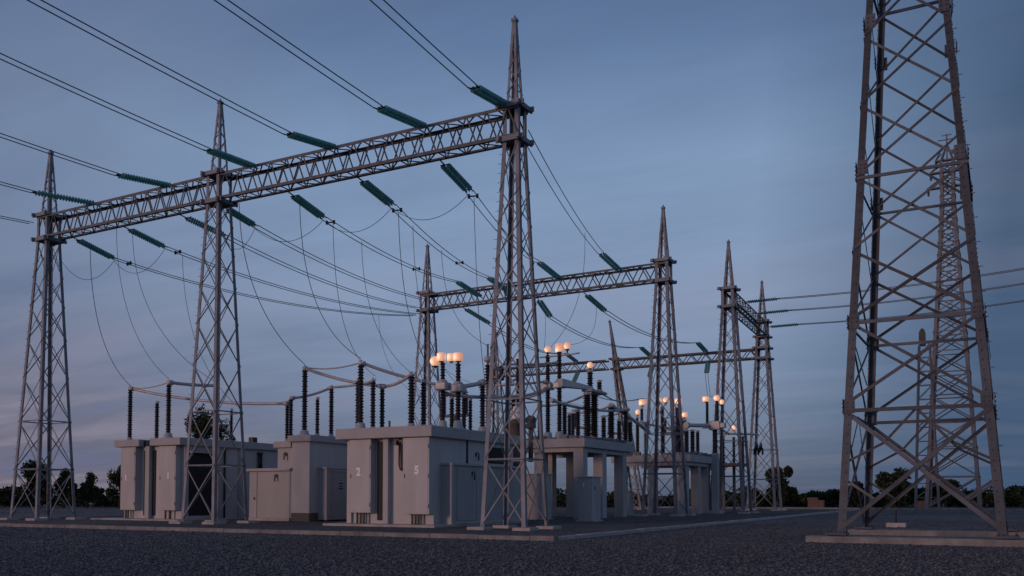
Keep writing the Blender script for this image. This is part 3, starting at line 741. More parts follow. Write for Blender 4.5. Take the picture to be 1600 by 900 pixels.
lamp(-22.3,69.9,7.6,'low lit lamp right of the second gantry tower, above the curved tubes',.27,.4,True,.1)
post(-22.3,69.9,6.9,7.6,'stub insulator under the low lamp right of the second gantry tower',.16)

# tall post with paired lamps
r = thing('lamp_post', (-20.57,72.4,0), 'tall square post with a crosspiece and two dark insulators carrying lit lamps', 'lamp post')
part(r,'footing','concrete',[(-21.15,-20.0,71.8,73.0,-.03,.28)],.03)
part(r,'shaft','paint2',[(-20.83,-20.31,72.14,72.66,.28,4.9)],.02)
b = MB(); b.lathe((-20.57,72.4,4.9),(0,0,1),shed_profile(0,2.0,.19,.22,.09),14); b.build('porcelain_stack','porcelain',r)
part(r,'crosspiece','alu',[(-21.6,-19.7,72.15,72.65,6.95,7.35),(-21.0,-20.1,72.05,72.75,6.8,7.5)],.05)
for k,(x,lb) in enumerate(((-21.2,''),(-20.35,''))):
    b = MB(); b.lathe((x,72.4,7.35),(0,0,1),shed_profile(0,1.75,.1,.15,.1),12); b.build('insulator','porcelain',r)
lamp(-21.3,72.4,9.05,'left lit lamp on the tall square post',.3,.42,True,.08)
lamp(-20.4,72.4,9.05,'middle and highest lit lamp on the tall square post',.28,.5,False,.1)
lamp(-20.0,72.5,8.75,'right and lowest lit lamp on the tall square post',.2,.42,False,.1)
b = MB(); b.tube([(-20.35,72.4,8.9),(-20.0,72.5,8.75)],.05,6); b.build('lamp_arm','dark_metal',r)
# equipment between the end-on gantry towers
r = thing('disconnector', (-20.6,80,0), 'dark jumble of switch gear on thin posts, between the two right hand gantry towers', 'switch gear')
for x,y in ((-21.6,78.6),(-21.2,80.6),(-20.3,80.2)):
    b = MB(); b.strut((x,y,0),(x,y,4.2),.22); b.build('post','steel_far',r)
    b = MB(); b.lathe((x,y,4.3),(0,0,1),shed_profile(0,2.4,.1,.17,.12),12); b.build('insulator','porcelain',r)
part(r,'frame','brick',[(-21.9,-19.9,78.3,80.9,4.05,4.3)],.02)
b = MB(); b.tube([(-21.9,78.4,6.9),(-20.3,80.4,6.95),(-19.2,81.4,6.9)],.09,8); b.build('contact_arm','alu',r)
b = MB(); 
for a in range(7): b.lathe((-19.6+.12*a,81.2,5.4+.22*(a%3)),(1,0,0),[(.05,0),(.34,.06),(.34,.1),(.05,.16)],12)
b.build('coil','dark_metal',r)
lamp(-20.75,79.0,7.1,'small lit lamp between the two right hand gantry towers',.26,.46,False,.1)

# current transformer behind the corner tower
r = thing('instrument_transformer', (-24.5,45.5,0), 'brown grey tank with white rings and one tall insulator, behind the corner tower legs', 'transformer')
b = MB(); b.strut((-24.4,45.5,0),(-24.4,45.5,3.2),.5); b.build('pedestal','brick',r)
b = MB(); b.lathe((-24.45,45.5,3.2),(0,0,1),[(.42,0),(.42,.1),(.36,.15),(.36,2.3),(.44,2.35),(.44,2.5),(.25,2.6)],18); b.build('tank','plinth',r)
b = MB(); b.lathe((-24.35,45.4,5.8),(0,0,1),[(.28,0),(.36,.06),(.36,.2),(.26,.24),(.26,.34),(.36,.38),(.36,.54),(.22,.6),(.2,.75)],16); b.build('white_rings','white',r)
b = MB(); b.lathe((-24.3,45.5,6.3),(0,0,1),shed_profile(0,3.0,.1,.17,.1),14); b.build('porcelain_stack','porcelain',r)
b = MB(); b.lathe((-23.7,45.9,5.3),(0,0,1),[(.25,0),(.3,.08),(.3,.25),(.22,.3),(.3,.36),(.3,.6),(.15,.75)],14); b.tube([(-23.7,45.9,3.4),(-23.7,45.9,5.3)],.14,10); b.build('side_housing','plinth',r)
# thin fitting-laden mast behind the big building
r = thing('disconnector', (-26.6,46,0), 'thin pale post crowded with fittings, behind the right end of the big building', 'switch gear')
b = MB(); b.tube([(-26.6,46,0),(-26.6,46,8.2)],.11,8); b.tube([(-26.6,46,8.2),(-26.6,46,10.4)],.06,8); b.build('post','steel_far',r)
b = MB(); b.lathe((-26.6,46,8.0),(0,0,1),shed_profile(0,1.2,.1,.24,.16),12); b.lathe((-25.7,46.1,8.2),(0,0,1),shed_profile(0,.9,.1,.2,.16),12); b.build('insulator','porcelain',r)
b = MB(); b.tube([(-27.2,46,7.9),(-25.4,46.1,7.95),(-24.8,46.3,8.3)],.08,8); b.tube([(-26.9,46,7.3),(-26.2,46,7.35)],.1,8); b.lathe((-26.6,46,9.3),(0,0,1),[(.08,0),(.22,.1),(.22,.3),(.1,.4)],12); b.build('contact_arm','alu',r)

# ------------------------------------------------------------------ bus tubes
def bez(p0, p1, sag, n=14, side=(0,0)):
    p0, p1 = Vector(p0), Vector(p1); out = []
    for i in range(n+1):
        t = i/n; p = p0.lerp(p1,t); k = 4*t*(1-t)
        p = p+Vector((side[0]*k, side[1]*k, -sag*k)); out.append(p)
    return out
def bus(pts, r, label, m='alu'):
    r *= 1.15; b = MB(); b.tube(pts, r, 10)
    for p, q in ((pts[0],pts[1]),(pts[-1],pts[-2])):
        p, q = Vector(p), Vector(q); d = (q-p).normalized(); b.tube([p-d*.08, p+d*.22], r*1.6, 10)
    return solo(b.build('bus_tube', m), label, 'bus tube', 'bus tubes between the insulators')
T = lambda u,v,h: Vector((u,v,h))
bus(bez(T(-46.97,37.5,8.05),T(-36.6,40.0,6.85),.32), .075, 'long sagging tube from the leftmost insulator to the narrow building wing')
bus(bez(T(-43.48,37.4,8.2),T(-42.8,40.48,8.3),.05), .085, 'short thick tube behind the legs of the middle tower')
bus(bez(T(-46.97,37.5,8.1),T(-43.48,37.4,8.22),.16), .03, 'thin curved jumper between the first two tall insulators at the left')
bus(bez(T(-36.1,39.75,7.1),T(-34.7,41.65,7.85),.12), .065, 'pinkish tube rising between two insulators of the narrow building')
bus(bez(T(-35.2,39.9,8.8),T(-27.55,37.0,7.0),.15), .075, 'long thick tube running down from the tallest insulator of the narrow building')
bus(bez(T(-35.2,39.9,8.85),T(-27.82,35.6,8.05),.18), .035, 'thin jumper between the tallest insulators of the narrow and the big building')
bus(bez(T(-34.7,41.65,7.85),T(-27.75,36.5,7.2),.05), .06, 'tube from the rightmost insulator of the narrow building to the big building')
bus(bez(T(-27.55,37.0,7.0),T(-24.93,35.8,7.3),.14), .07, 'pale tube swinging up to the insulator above cabinet number 5')
bus(bez(T(-27.82,35.6,8.05),T(-24.6,38.0,6.98),.10), .07, 'dark thick tube running down to the grey junction box on the big building')
bus(bez(T(-24.6,38.05,6.95),T(-23.9,40.79,7.4),.1), .10, 'fat pale tube right of the grey junction box')
bus(bez(T(-24.7,38.3,6.6),T(-23.6,44.2,7.0),.12), .08, 'pale tube passing low behind the front lamp column')
bus(bez(T(-23.6,44.2,7.0),T(-25.6,51.7,8.3),.1), .08, 'pale tube behind the tower legs up to the paired lamp columns')
bus(bez(T(-27.5,47,8.1),T(-25.6,51.7,8.75),.05), .07, 'upper pale tube behind the tower legs')
bus(bez(T(-26.0,47.0,9.3),T(-24.8,51.6,9.9),.06), .06, 'topmost pale tube behind the tower legs')
bus(bez(T(-24.6,50.5,7.4),T(-22.9,59.0,7.45),.3), .08, 'long pale tube sagging below the tapered arm of the wide platform')
bus(bez(T(-23.4,57.23,7.6),T(-23.05,63.4,6.2),-.1), .11, 'curved fat tube drooping off the right end of the wide platform')
bus(bez(T(-23.05,63.4,6.2),T(-24.8,67.2,7.1),.1), .08, 'tube between the wide platform and the left end of the second platform')
bus(bez(T(-24.69,67.5,7.15),T(-22.0,69.3,6.7),.1), .07, 'tube along the second platform behind the tower legs')
bus(bez(T(-22.0,69.4,7.05),T(-20.9,72.4,7.2),.03), .14, 'fat pale tube from the second platform to the tall square post')
bus(bez(T(-20.3,72.4,7.15),T(-21.2,78.8,6.9),.05), .07, 'tube from the tall square post towards the right hand towers')
bus(bez(T(-27.2,54.0,7.5),T(-23.4,53.2,8.0),.25), .06, 'pale tube from the hidden left insulator to the thick twin columns')
bus(bez(T(-26.9,58.6,7.4),T(-23.4,57.23,7.6),.2), .06, 'pale tube across the back of the wide platform')
bus(bez(T(-28.3,52.3,7.9),T(-25.62,52.0,8.3),.2), .07, 'pale tube from between the corner tower legs to the left lamp column')
bus(bez(T(-24.3,70.5,7.0),T(-22.0,69.3,6.7),.2), .06, 'sagging pale tube behind the legs of the second gantry tower')
bus(bez(T(-26.6,46.0,7.6),T(-28.3,52.3,7.9),.15), .06, 'pale tube from the thin crowded post towards the wide platform')
for k,(x,y,h,lb) in enumerate(((-27.6,62.4,8.0,'thin switch post with two short insulators, behind the lamp columns of the wide platform'),(-25.6,64.2,7.6,'thin switch post with two short insulators, between the two raised platforms'),(-25.0,75.4,8.2,'thin switch post with two short insulators, behind the second platform'),(-29.6,47.2,7.8,'thin switch post with two short insulators, behind the big building roof'))):
    r = thing('disconnector', (x,y,0), lb, 'switch gear', 'thin switch posts')
    b = MB(); b.tube([(x,y,0),(x,y,h-1.4)], .09, 8); b.build('post','steel_far',r)
    part(r,'crosspiece','steel_far',[(x-.95,x+.95,y-.09,y+.09,h-1.5,h-1.32)],.02)
    for sx in (-.8,.8):
        b = MB(); b.lathe((x+sx,y,h-1.31),(0,0,1),shed_profile(0,1.2,.09,.16,.11),12); b.build('insulator','porcelain',r)
    b = MB(); b.tube([(x-1.1,y,h-.05),(x-.1,y,h+.08),(x+.9,y,h-.02)], .06, 8); b.lathe((x-.1,y,h+.0),(0,0,1),[(.1,0),(.14,.06),(.14,.2),(.06,.26)],10); b.build('contact_arm','alu',r)
# tapered arm on the wide platform
r = thing('tapered_arm', (-24.2,53,8.4), 'flat tapered grey arm running right from the paired lamp columns', 'arm')
b = MB(); b.add([(-24.9,51.7,8.35),(-24.9,51.7,8.85),(-23.4,53.67,8.28),(-23.4,53.67,8.48),(-24.3,51.4,8.35),(-24.3,51.4,8.85),(-23.15,53.5,8.28),(-23.15,53.5,8.48)],
      [(0,1,3,2),(4,6,7,5),(0,2,6,4),(1,5,7,3),(0,4,5,1),(2,3,7,6)]); b.build('arm_plate','alu',r)
b = MB(); b.bbox(-23.75,-23.0,53.1,55.6,8.14,8.3,.04); b.tube([(-23.3,55.4,8.2),(-23.2,57.0,7.95),(-23.1,59.2,7.95)],.05,8); b.build('end_plate','paint2',r)

# ------------------------------------------------------------------ insulator strings and conductors
def string(p0, p1, label, sep=.17, nd=19, m='glass'):
    p0, p1 = Vector(p0), Vector(p1); d = (p1-p0); Ln = d.length; d.normalize()
    s = d.cross(Vector((0,0,1))).normalized()
    root = thing('insulator_string', p0, label, 'insulator', 'teal insulator strings')
    b = MB(); b.strut(p0-d*.3, p0+d*.2, .05); b.strut(p0+d*.2-s*(sep+.06), p0+d*.2+s*(sep+.06), .09, .03); b.build('yoke_plate','dark_metal',root)
    b = MB(); b.strut(p1-d*.12-s*(sep+.06), p1-d*.12+s*(sep+.06), .09, .03); b.strut(p1-d*.12,p1+d*.05,.05)
    for k in (-1,1): b.strut(p1-d*.12+s*k*sep, p1+d*.1+s*k*sep, .04)
    b.build('yoke_plate','dark_metal',root)
    for k in (-1,1):
        a = p0+d*.24+s*(k*sep); L = Ln-.40; p = L/nd; pr = [(.02,0)]
        for i in range(nd): y = i*p; pr += [(.045,y+.02*p),(.055,y+.2*p),(.122,y+.42*p),(.127,y+.52*p),(.05,y+.62*p)]
        pr.append((.02,L)); b = MB(); b.lathe(a, d, pr, 12); b.build('disc_string', m, root)
    return root
def conductor(p0, p1, sag, label, sep=.22, r=.024, n=26, spacers=()):
    p0, p1 = Vector(p0), Vector(p1); s = (p1-p0).cross(Vector((0,0,1))).normalized()
    root = thing('twin_conductor', p0, label, 'power line', 'twin conductors')
    pts = bez(p0,p1,sag,n)
    for k in (-1,1):
        b = MB(); b.tube([p+s*(k*sep) for p in pts], r, 6); b.build('wire','wire',root)
    for t in spacers:
        p = pts[int(t*n)]; b = MB(); b.strut(p-s*(sep+.05), p+s*(sep+.05), .06); b.lathe(p-s*sep-Vector((0,0,.1)),(0,0,1),[(.07,0),(.07,.2)],6); b.lathe(p+s*sep-Vector((0,0,.1)),(0,0,1),[(.07,0),(.07,.2)],6); b.build('spacer','dark_metal',root)
    return root
near = [(-47.05,-47.28,31.14,.033,'first from the left'),(-40.6,-40.83,31.54,.055,'second from the left'),(-34.4,-33.95,31.34,.088,'third from the left, crossing the peak of the middle tower'),
        (-28.95,-29.14,31.7,.093,'fourth from the left'),(-23.6,-23.66,31.42,.127,'fifth from the left'),(-19.1,-19.03,31.7,.176,'sixth, hard against the corner tower')]
for u0,u1,v1,sl,w in near:
    string((u0,34.95,18.78),(u1,v1,18.4),'teal insulator string reaching up left from the front beam, '+w.split(',')[0]+(' at the corner tower' if 'sixth' in w else ''))
    L = v1+45
    conductor((u1,v1,18.4),(u1-.05*L,-45,18.4+(sl+.03)*L),.0003*L*L,'incoming pair of wires over the camera side, '+w.split(',')[0],r=.024)
conductor((-52.2,34.3,18.2),(-56,-20,19.6),1.2,'lowest pair of incoming wires, ending on the farthest left tower')
far = [(-49.4,-49.67,38.25,'leftmost'),(-44.8,-44.65,37.92,'second from the left'),(-40.1,-39.6,37.9,'half hidden by the middle tower leg'),(-36.9,-36.66,37.3,'just right of the middle tower'),(-32.2,-32.3,37.96,'third from the right'),(-27.7,-27.73,37.97,'second from the right'),(-22.9,-23.06,38.02,'rightmost')]
for u0,u1,v1,w in far:
    string((u0,35.35,17.1),(u1,v1,16.6),'teal insulator string hanging behind the front beam, '+w,.16,16)
g2n = [(-37.0,'leftmost'),(-34.2,'the one behind the corner tower'),(-29.9,'third from the left'),(-24.9,'rightmost')]
g2near = []
for u0,w in g2n:
    h = 17.55 if u0 < -30.5 else 18.2
    string((u0,62.9,h),(u0-.1,59.4,h+.55),'small teal insulator string reaching left from the second beam, '+w,.17,14); g2near.append((u0-.1,59.4,h+.55))
Fe = {f[0]:(f[1],f[2],16.6) for f in far}
for a, e, w in ((-32.2,0,'left'),(-27.7,1,'second'),(-22.9,2,'third')):
    conductor(Fe[a],g2near[e],.5,'pair of wires from front gantry to second beam, '+{'left':'lower left one','second':'middle one','third':'right one, passing behind the corner tower'}[w],r=.023,spacers=(.05,.62) if w!='third' else (.05,))
conductor((-18.55,35.25,17.75),g2near[3],.4,'pair of wires dropping from the right side of the corner tower to the second beam',r=.023)
conductor(Fe[-49.4],(-43.3,62.6,16.6),.9,'lowest far pair of wires, from the leftmost hanging string to the slim tower',r=.024,spacers=(.06,))
conductor(Fe[-44.8],(-43.0,62.6,16.7),.7,'far pair of wires from the second hanging string to the slim tower',r=.024,spacers=(.06,))
conductor(Fe[-36.9],(-42.4,62.7,17.9),.5,'far pair of wires from beside the middle tower to the slim tower',r=.024)
conductor(Fe[-40.1],(-42.9,62.6,17.2),.6,'far pair of wires from behind the middle tower leg to the slim tower',r=.024)
g2f = [(-39.2,-38.45,'leftmost'),(-32.3,-32.66,'middle'),(-28.2,-27.77,'rightmost')]
g3 = [(-40.5,'left'),(-32.1,'middle'),(-26.2,'right')]
for (u0,u1,w),(u3,w3) in zip(g2f,g3):
    string((u0,63.9,17.05),(u1,66.8,16.2),'small teal insulator string hanging behind the second beam, '+w,.15,14)
    string((u3,89.4,15.95),(u3-.05,86.6,16.5),'tiny far insulator string above the lowest beam, '+w3,.15,13)
    string((u3+.2,89.3,14.95),(u3+.7,87.0,13.5),'tiny far insulator string hanging below the lowest beam, '+w3,.13,13)
    conductor((u1,66.8,16.2),(u3-.05,86.6,16.5),.8,'pair of wires between the second beam and the lowest far beam, '+w3,r=.03)
    conductor((u3+.7,87.0,13.5),{'left':(-24.9,67.6,9.15),'middle':(-23.5,68.1,9.1),'right':(-20.9,72.5,9.6)}[w3],.9,'pair of wires dropping from the lowest beam to the lit lamps in front, '+w3,sep=.12,r=.022)
for v0,h,lb in ((77.6,18.1,'highest'),(82.0,17.9,'middle'),(86.4,17.4,'lowest')):
    string((-19.3,v0,h),(-16.4,v0-.3,h-.05),'teal insulator string sticking out right of the end on gantry, '+lb,.14,14)
    conductor((-16.4,v0-.3,h-.05),(26,v0-6,h+2.6),1.3,'pair of wires running off to the right behind the huge pylon, '+lb,r=.03)

# ------------------------------------------------------------------ droppers and jumper loops
def dropper(p0, p1, label, k=.72, side=(0,0,0), r=.015, name='dropper_wire'):
    p0, p1 = Vector(p0), Vector(p1)
    c1 = p0+Vector((.1,.1,-(p0.z-p1.z)*.62))+Vector(side); c2 = p1+(p0-p1)*.06+Vector(((p0.x-p1.x)*.38,(p0.y-p1.y)*.3,.5))
    pts = []
    for i in range(23):
        t = i/22; q = 1-t; pts.append(p0*q**3+c1*3*q*q*t+c2*3*q*t*t+p1*t**3)
    b = MB(); b.tube(pts, r, 6); return solo(b.build(name,'wire'), label, 'wire', 'thin dropper wires')
dropper((-49.5,36.4,16.85),(-46.97,37.5,8.2),'thin dropper wire at the far left, down to the leftmost insulator',r=.02)
dropper((-45.55,35.2,17.15),(-43.48,37.4,8.4),'left one of two long dropper wires ending near the second tall insulator')
dropper((-44.78,35.7,17.0),(-42.8,40.4,8.5),'right one of two long dropper wires ending behind the middle tower')
dropper((-44.55,39.2,16.45),(-42.9,42.3,7.2),'faint dropper wire passing just left of the middle tower')
dropper((-35.75,35.2,17.15),(-35.2,39.9,9.0),'dropper wire just right of the middle tower, to the narrow building',r=.019)
dropper((-32.23,36.0,16.95),(-27.82,35.6,8.25),'dropper wire sweeping down to the insulator above cabinet 2',r=.019)
dropper((-32.4,38.9,16.5),(-27.7,36.6,7.5),'dropper wire running close left of the straight middle one')
dropper((-27.9,38.8,16.5),(-24.7,38.2,7.1),'dropper wire ending at the grey junction box of the big building',r=.019)
dropper((-23.25,38.8,16.5),(-23.9,41.0,7.6),'almost straight dropper wire left of the corner tower')
dropper((-42.5,62.4,17.0),(-33.5,58,9.5),'long slanting wire falling right from the slim tower')
dropper((-44.26,58.9,16.1),(-38.5,58.0,8.6),'slanting wire falling from the left end of the far wires')
dropper((-28.0,65.5,16.5),(-24.7,52.0,11.1),'dropper wire to the middle lamp of the three over the wide platform')
dropper((-32.5,65.5,16.5),(-25.6,52.1,10.95),'dropper wire to the left lamp of the three over the wide platform')
dropper((-19.9,86.0,17.0),(-20.7,79.2,7.6),'dropper wire between the two right hand gantry towers')
def along(p0, p1, sag, t): p = Vector(p0).lerp(Vector(p1), t); return (p.x, p.y, p.z-sag*4*t*(1-t))
dropper(along(Fe[-27.7],g2near[1],.5,.16),(-24.85,40.4,7.1),'fine dropper wire from the middle pair of wires to the big building roof, nearer one')
dropper(along(Fe[-32.2],g2near[0],.5,.22),(-25.2,39.9,6.75),'fine dropper wire from the lower left pair of wires to the big building roof')
dropper(along(Fe[-27.7],g2near[1],.5,.42),(-26.6,46.0,10.3),'fine dropper wire to the tip of the thin crowded post')
dropper(along((-18.55,35.25,17.75),g2near[3],.4,.7),(-25.6,52.1,10.9),'fine dropper wire from the pair beside the corner tower to the wide platform lamps')
dropper((-38.0,66.9,16.1),(-27.6,62.4,8.2),'fine dropper wire from the second beam to the thin switch post behind the lamps')
def loop(p0, p1, sag, label):
    b = MB(); P = bez(p0,p1,sag,20); b.tube(P, .015, 6); solo(b.build('jumper_wire','wire'), label, 'wire', 'sagging jumper loops')
def dn(p): return (p[0],p[1],p[2]-.15)
loop(dn(Fe[-22.9]),dn(Fe[-27.7]),.95,'sagging jumper loop left of the corner tower')
loop(dn(Fe[-27.7]),dn(Fe[-32.2]),.95,'sagging jumper loop between the third and second hanging strings from the right')
loop(dn(Fe[-32.2]),dn(Fe[-36.9]),.95,'sagging jumper loop just right of the middle tower')
loop(dn(Fe[-36.9]),dn(Fe[-40.1]),.9,'short jumper loop behind the middle tower')
loop(dn(Fe[-44.8]),dn(Fe[-49.4]),1.1,'sagging jumper loop between the two leftmost hanging strings')
loop(dn(Fe[-49.4]),(-51.9,36.0,16.4),1.3,'sagging jumper loop beside the farthest left tower')

# ------------------------------------------------------------------ trees and bushes
def foliage(name, c, rx, ry, rz, n, sz, m, parent, rr, lobes=7, taper=0.0):
    """leaf clumps: small tilted leaf quads gathered round lobes that spread through the crown"""
    b = MB(); L = []
    for k in range(lobes):
        a = rr.uniform(0,6.28); e = rr.uniform(-.75,1); q = rr.uniform(.25,.8)
        w = (1-taper*max(0,e))
        L.append((Vector((c[0]+rx*q*math.cos(a)*w, c[1]+ry*q*math.sin(a)*w, c[2]+rz*e*.75)), rr.uniform(.28,.52)))
    L.append((Vector(c), .6))
    for i in range(n):
        o, s = rr.choice(L)
        d = Vector((rr.gauss(0,1),rr.gauss(0,1),rr.gauss(0,1))).normalized()*(rr.random()**.45)
        p = o+Vector((d.x*rx*s, d.y*ry*s, d.z*rz*s))
        if p.z < .05: p.z = rr.uniform(.05,.3)
        u = Vector((rr.gauss(0,1),rr.gauss(0,1),rr.gauss(0,1))).normalized(); w = u.cross(Vector((rr.gauss(0,1),rr.gauss(0,1),rr.gauss(0,1)))).normalized()
        q = sz*rr.uniform(.55,1.35)
        b.add([p-u*q, p+w*q*.5, p+u*q, p-w*q*.5], [(0,1,2,3)])
    me = bpy.data.meshes.new(name); me.from_pydata(b.v, [], b.f); me.materials.append(M[m])
    o = bpy.data.objects.new(name, me); COL.objects.link(o)
    if parent: o.parent = parent; me.transform(parent.matrix_basis.inverted())
    return o
def tree(az, dist, top, wid, label, m='leaf', seed=1, base=None, n=3400, name='tree', taper=.35, group='trees along the edge of the field'):
    rr = random.Random(seed); x, y = polar(az, dist)
    root = thing(name, (x,y,0), label, 'tree', group)
    b = MB(); th = top*.62
    b.tube([(x,y,0),(x+.05*top*rr.uniform(-1,1),y,th*.5),(x+.06*top*rr.uniform(-1,1),y,th)], [top*.028,top*.02,top*.008], 7)
    for k in range(6):
        a = rr.uniform(0,6.28); h = top*rr.uniform(.25,.6); l = wid*rr.uniform(.25,.42)
        b.tube([(x,y,h),(x+l*.6*math.cos(a),y+l*.6*math.sin(a),h+l*.4),(x+l*math.cos(a),y+l*math.sin(a),h+l*.9)], [top*.011,top*.008,top*.003], 5)
    b.build('trunk','trunk',root)
    lo = base if base is not None else top*.12
    foliage('crown',(x,y,(top+lo)/2),wid/2,wid/2,(top-lo)/2,n,max(.16,wid*.05),m,root,rr,9,taper)
def bush(az, dist, top, wid, label, m='leaf', seed=1, n=1100):
    rr = random.Random(seed); x, y = polar(az, dist)
    root = thing('bush', (x,y,0), label, 'bush', 'bushes along the edge of the field')
    foliage('foliage',(x,y,top*.46),wid/2,wid*.4,top*.55,n,.24,m,root,rr,8,.2)
    b = MB()
    for k in range(4):
        a = rr.uniform(0,6.28); b.tube([(x,y,0),(x+.25*wid*math.cos(a),y+.2*wid*math.sin(a),top*.6)], [.06,.02], 5)
    b.build('stem','trunk',root)
AZ = lambda px: math.degrees(math.atan((px-800)/1417))
tree(AZ(62),104,5.3,4.2,'bushy dark tree between the left legs of the farthest left tower',seed=3)
tree(AZ(100),106,4.9,3.0,'loose dark tree with gaps, right half of the farthest left tower',seed=4,n=2600)
tree(AZ(136),106,4.0,2.6,'small pointed dark tree right of the farthest left tower',seed=5,n=2200)
tree(AZ(187),104,4.9,2.6,'dark tree cut off by the left wall of the low left building',seed=6,n=2600)
tree(AZ(312),100,11.6,3.6,'tall dark tree rising behind the roof of the low left building, left one',seed=8,base=4.5,n=3000)
tree(AZ(347),101,10.2,3.4,'lower dark tree rising behind the roof of the low left building, right one',seed=9,base=4.5,n=2400)
tree(AZ(1219),108,5.0,3.6,'round dark tree right of the farthest right gantry tower',seed=10,n=7000,base=.3,taper=.1)
tree(AZ(1393),110,4.5,4.8,'broad dark tree inside the left half of the huge pylon',seed=11,n=3200,base=.2)
tree(AZ(1333),112,3.2,3.6,'low rounded dark tree behind the left leg of the huge pylon',seed=12,base=.2)
tree(AZ(1478),112,3.5,4.4,'dark tree at the foot of the distant slim pylon',seed=13,base=.2)
bl = [(-28,3.0,7),(8,2.9,5),(32,3.2,5),(118,2.7,5),(158,2.5,6),(210,2.6,6),(430,2.6,8),(760,2.4,8),(860,2.4,8),(960,2.3,8),(1085,2.3,6),(1120,2.2,6),(1155,2.5,6),(1190,2.3,4),(1250,1.6,4),(1277,1.9,5),(1302,2.2,5),(1360,2.3,5),(1425,2.4,5),(1450,2.6,5),(1508,2.5,5),(1535,2.2,5),(1570,2.7,5),(1600,2.9,6),(1640,2.9,7)]
where = {-28:'at the left border of the view',8:'left of the farthest left tower',32:'under the left leg of the farthest left tower',118:'at the right leg of the farthest left tower',158:'halfway between the farthest left tower and the low left building',210:'behind the left wall of the low left building',
 430:'hidden behind the narrow building',760:'behind the big building',860:'seen under the wide platform, left',960:'seen under the wide platform, right',1085:'under the small far platform',1120:'behind the tall square lamp post',1155:'between the legs of the nearer end on tower',1190:'at the foot of the farthest right gantry tower',
 1250:'lowest, right of the round dark tree',1277:'behind the reddish block',1302:'just left of the left leg of the huge pylon',1360:'between the left legs of the huge pylon',1425:'right of the broad dark tree inside the huge pylon',1450:'at the crossing of the lowest braces of the huge pylon',1508:'between the legs of the distant slim pylon',1535:'right of the distant slim pylon legs',1570:'behind the right leg of the huge pylon',1600:'at the right border of the view',1640:'beyond the right border'}
for i,(px,t,w) in enumerate(bl):
    if px in (430,760,1640): continue
    bush(AZ(px), 113+(i%3)*1.5, t, w, 'dark low bush '+where[px], 'leaf2' if i%4==1 else 'leaf', 40+i)
b = MB()
rr = random.Random(99)
for i in range(5200):
    az = rr.uniform(-34,34); d = rr.uniform(117,126)/1.0; x,y = polar(az,d); h = 1.55+.35*math.sin(az*1.9)+.25*math.sin(az*5.3)
    p = Vector((x,y,rr.uniform(.05,max(.5,h*.85))))
    u = Vector((rr.gauss(0,1),rr.gauss(0,1),rr.gauss(0,1))).normalized(); w = u.cross(Vector((rr.gauss(0,1),rr.gauss(0,1),rr.gauss(0,1)))).normalized(); q = rr.uniform(.25,.6)
    b.add([p-u*q,p+w*q*.6,p+u*q,p-w*q*.6],[(0,1,2,3)])
me = bpy.data.meshes.new('undergrowth'); me.from_pydata(b.v,[],b.f); me.materials.append(M['leaf'])
o = bpy.data.objects.new('undergrowth',me); COL.objects.link(o); tag(o,'dark continuous undergrowth behind the bushes along the horizon','undergrowth',kind='stuff')
x,y = polar(AZ(1275),106)
b = MB(); b.bbox(x-.9,x+.9,y-.4,y+.4,0,.95,.04); b.bbox(x-1.0,x+.2,y-.3,y+.3,.95,1.25,.04); solo(b.build('masonry_block','brick'),'reddish masonry block on the far kerb, left of the huge pylon','block')
x,y = polar(AZ(1438),106)
b = MB(); b.bbox(x-.6,x+.6,y-.4,y+.4,0,.7,.04); b.bbox(x-.45,x+.45,y-.3,y+.3,.7,.85,.03); solo(b.build('masonry_block','brick'),'small reddish masonry block seen through the base of the huge pylon','block')

# ------------------------------------------------------------------ sky, sun, exposure
SUN_AZ = Vector((-.50,-.86)).normalized(); SUN_EL = 7.0
w = bpy.data.worlds.new('World'); S.world = w; w.use_nodes = True
nt = w.node_tree; N = nt.nodes; L = nt.links; bg = N['Background']; bg.inputs['Strength'].default_value = .1
sky = N.new('ShaderNodeTexSky'); sky.sky_type = 'NISHITA'; sky.sun_disc = False; sky.sun_elevation = R(SUN_EL)
sky.sun_rotation = math.atan2(SUN_AZ.x, SUN_AZ.y)
sky.air_density = 1.2; sky.dust_density = 1.0; sky.ozone_density = 3.0
tc = N.new('ShaderNodeTexCoord'); sp = N.new('ShaderNodeSeparateXYZ'); L.new(tc.outputs['Generated'], sp.inputs['Vector'])
def math_(op, a, b=None, clamp=False):
    n = N.new('ShaderNodeMath'); n.operation = op; n.use_clamp = clamp
    for i, q in enumerate((a,b)):
        if q is None: continue
        if isinstance(q,(int,float)): n.inputs[i].default_value = q
        else: L.new(q, n.inputs[i])
    return n.outputs[0]
def mix_(fac, a, b, mode='MIX'):
    n = N.new('ShaderNodeMix'); n.data_type = 'RGBA'; n.blend_type = mode
    for idx, q in ((0,fac),(6,a),(7,b)):
        if isinstance(q,(int,float)): n.inputs[idx].default_value = q
        elif isinstance(q,tuple): n.inputs[idx].default_value = (*q,1)
        else: L.new(q, n.inputs[idx])
    return n.outputs[2]
ramp = N.new('ShaderNodeValToRGB'); L.new(sp.outputs['Z'], ramp.inputs['Fac'])
stops = [(0.0,(80,90,112)),(.03,(95,107,131)),(.12,(124,142,173)),(.22,(137,156,187)),(.35,(130,155,189)),(.45,(101,126,164)),(.56,(80,102,141)),(1.0,(52,70,106))]
e = ramp.color_ramp.elements
while len(e) < len(stops): e.new(.5)
for k,(p,c) in enumerate(stops): e[k].position = p; e[k].color = (*[10*q for q in lin(c)],1)
base = mix_(.10, ramp.outputs['Color'], sky.outputs['Color'])
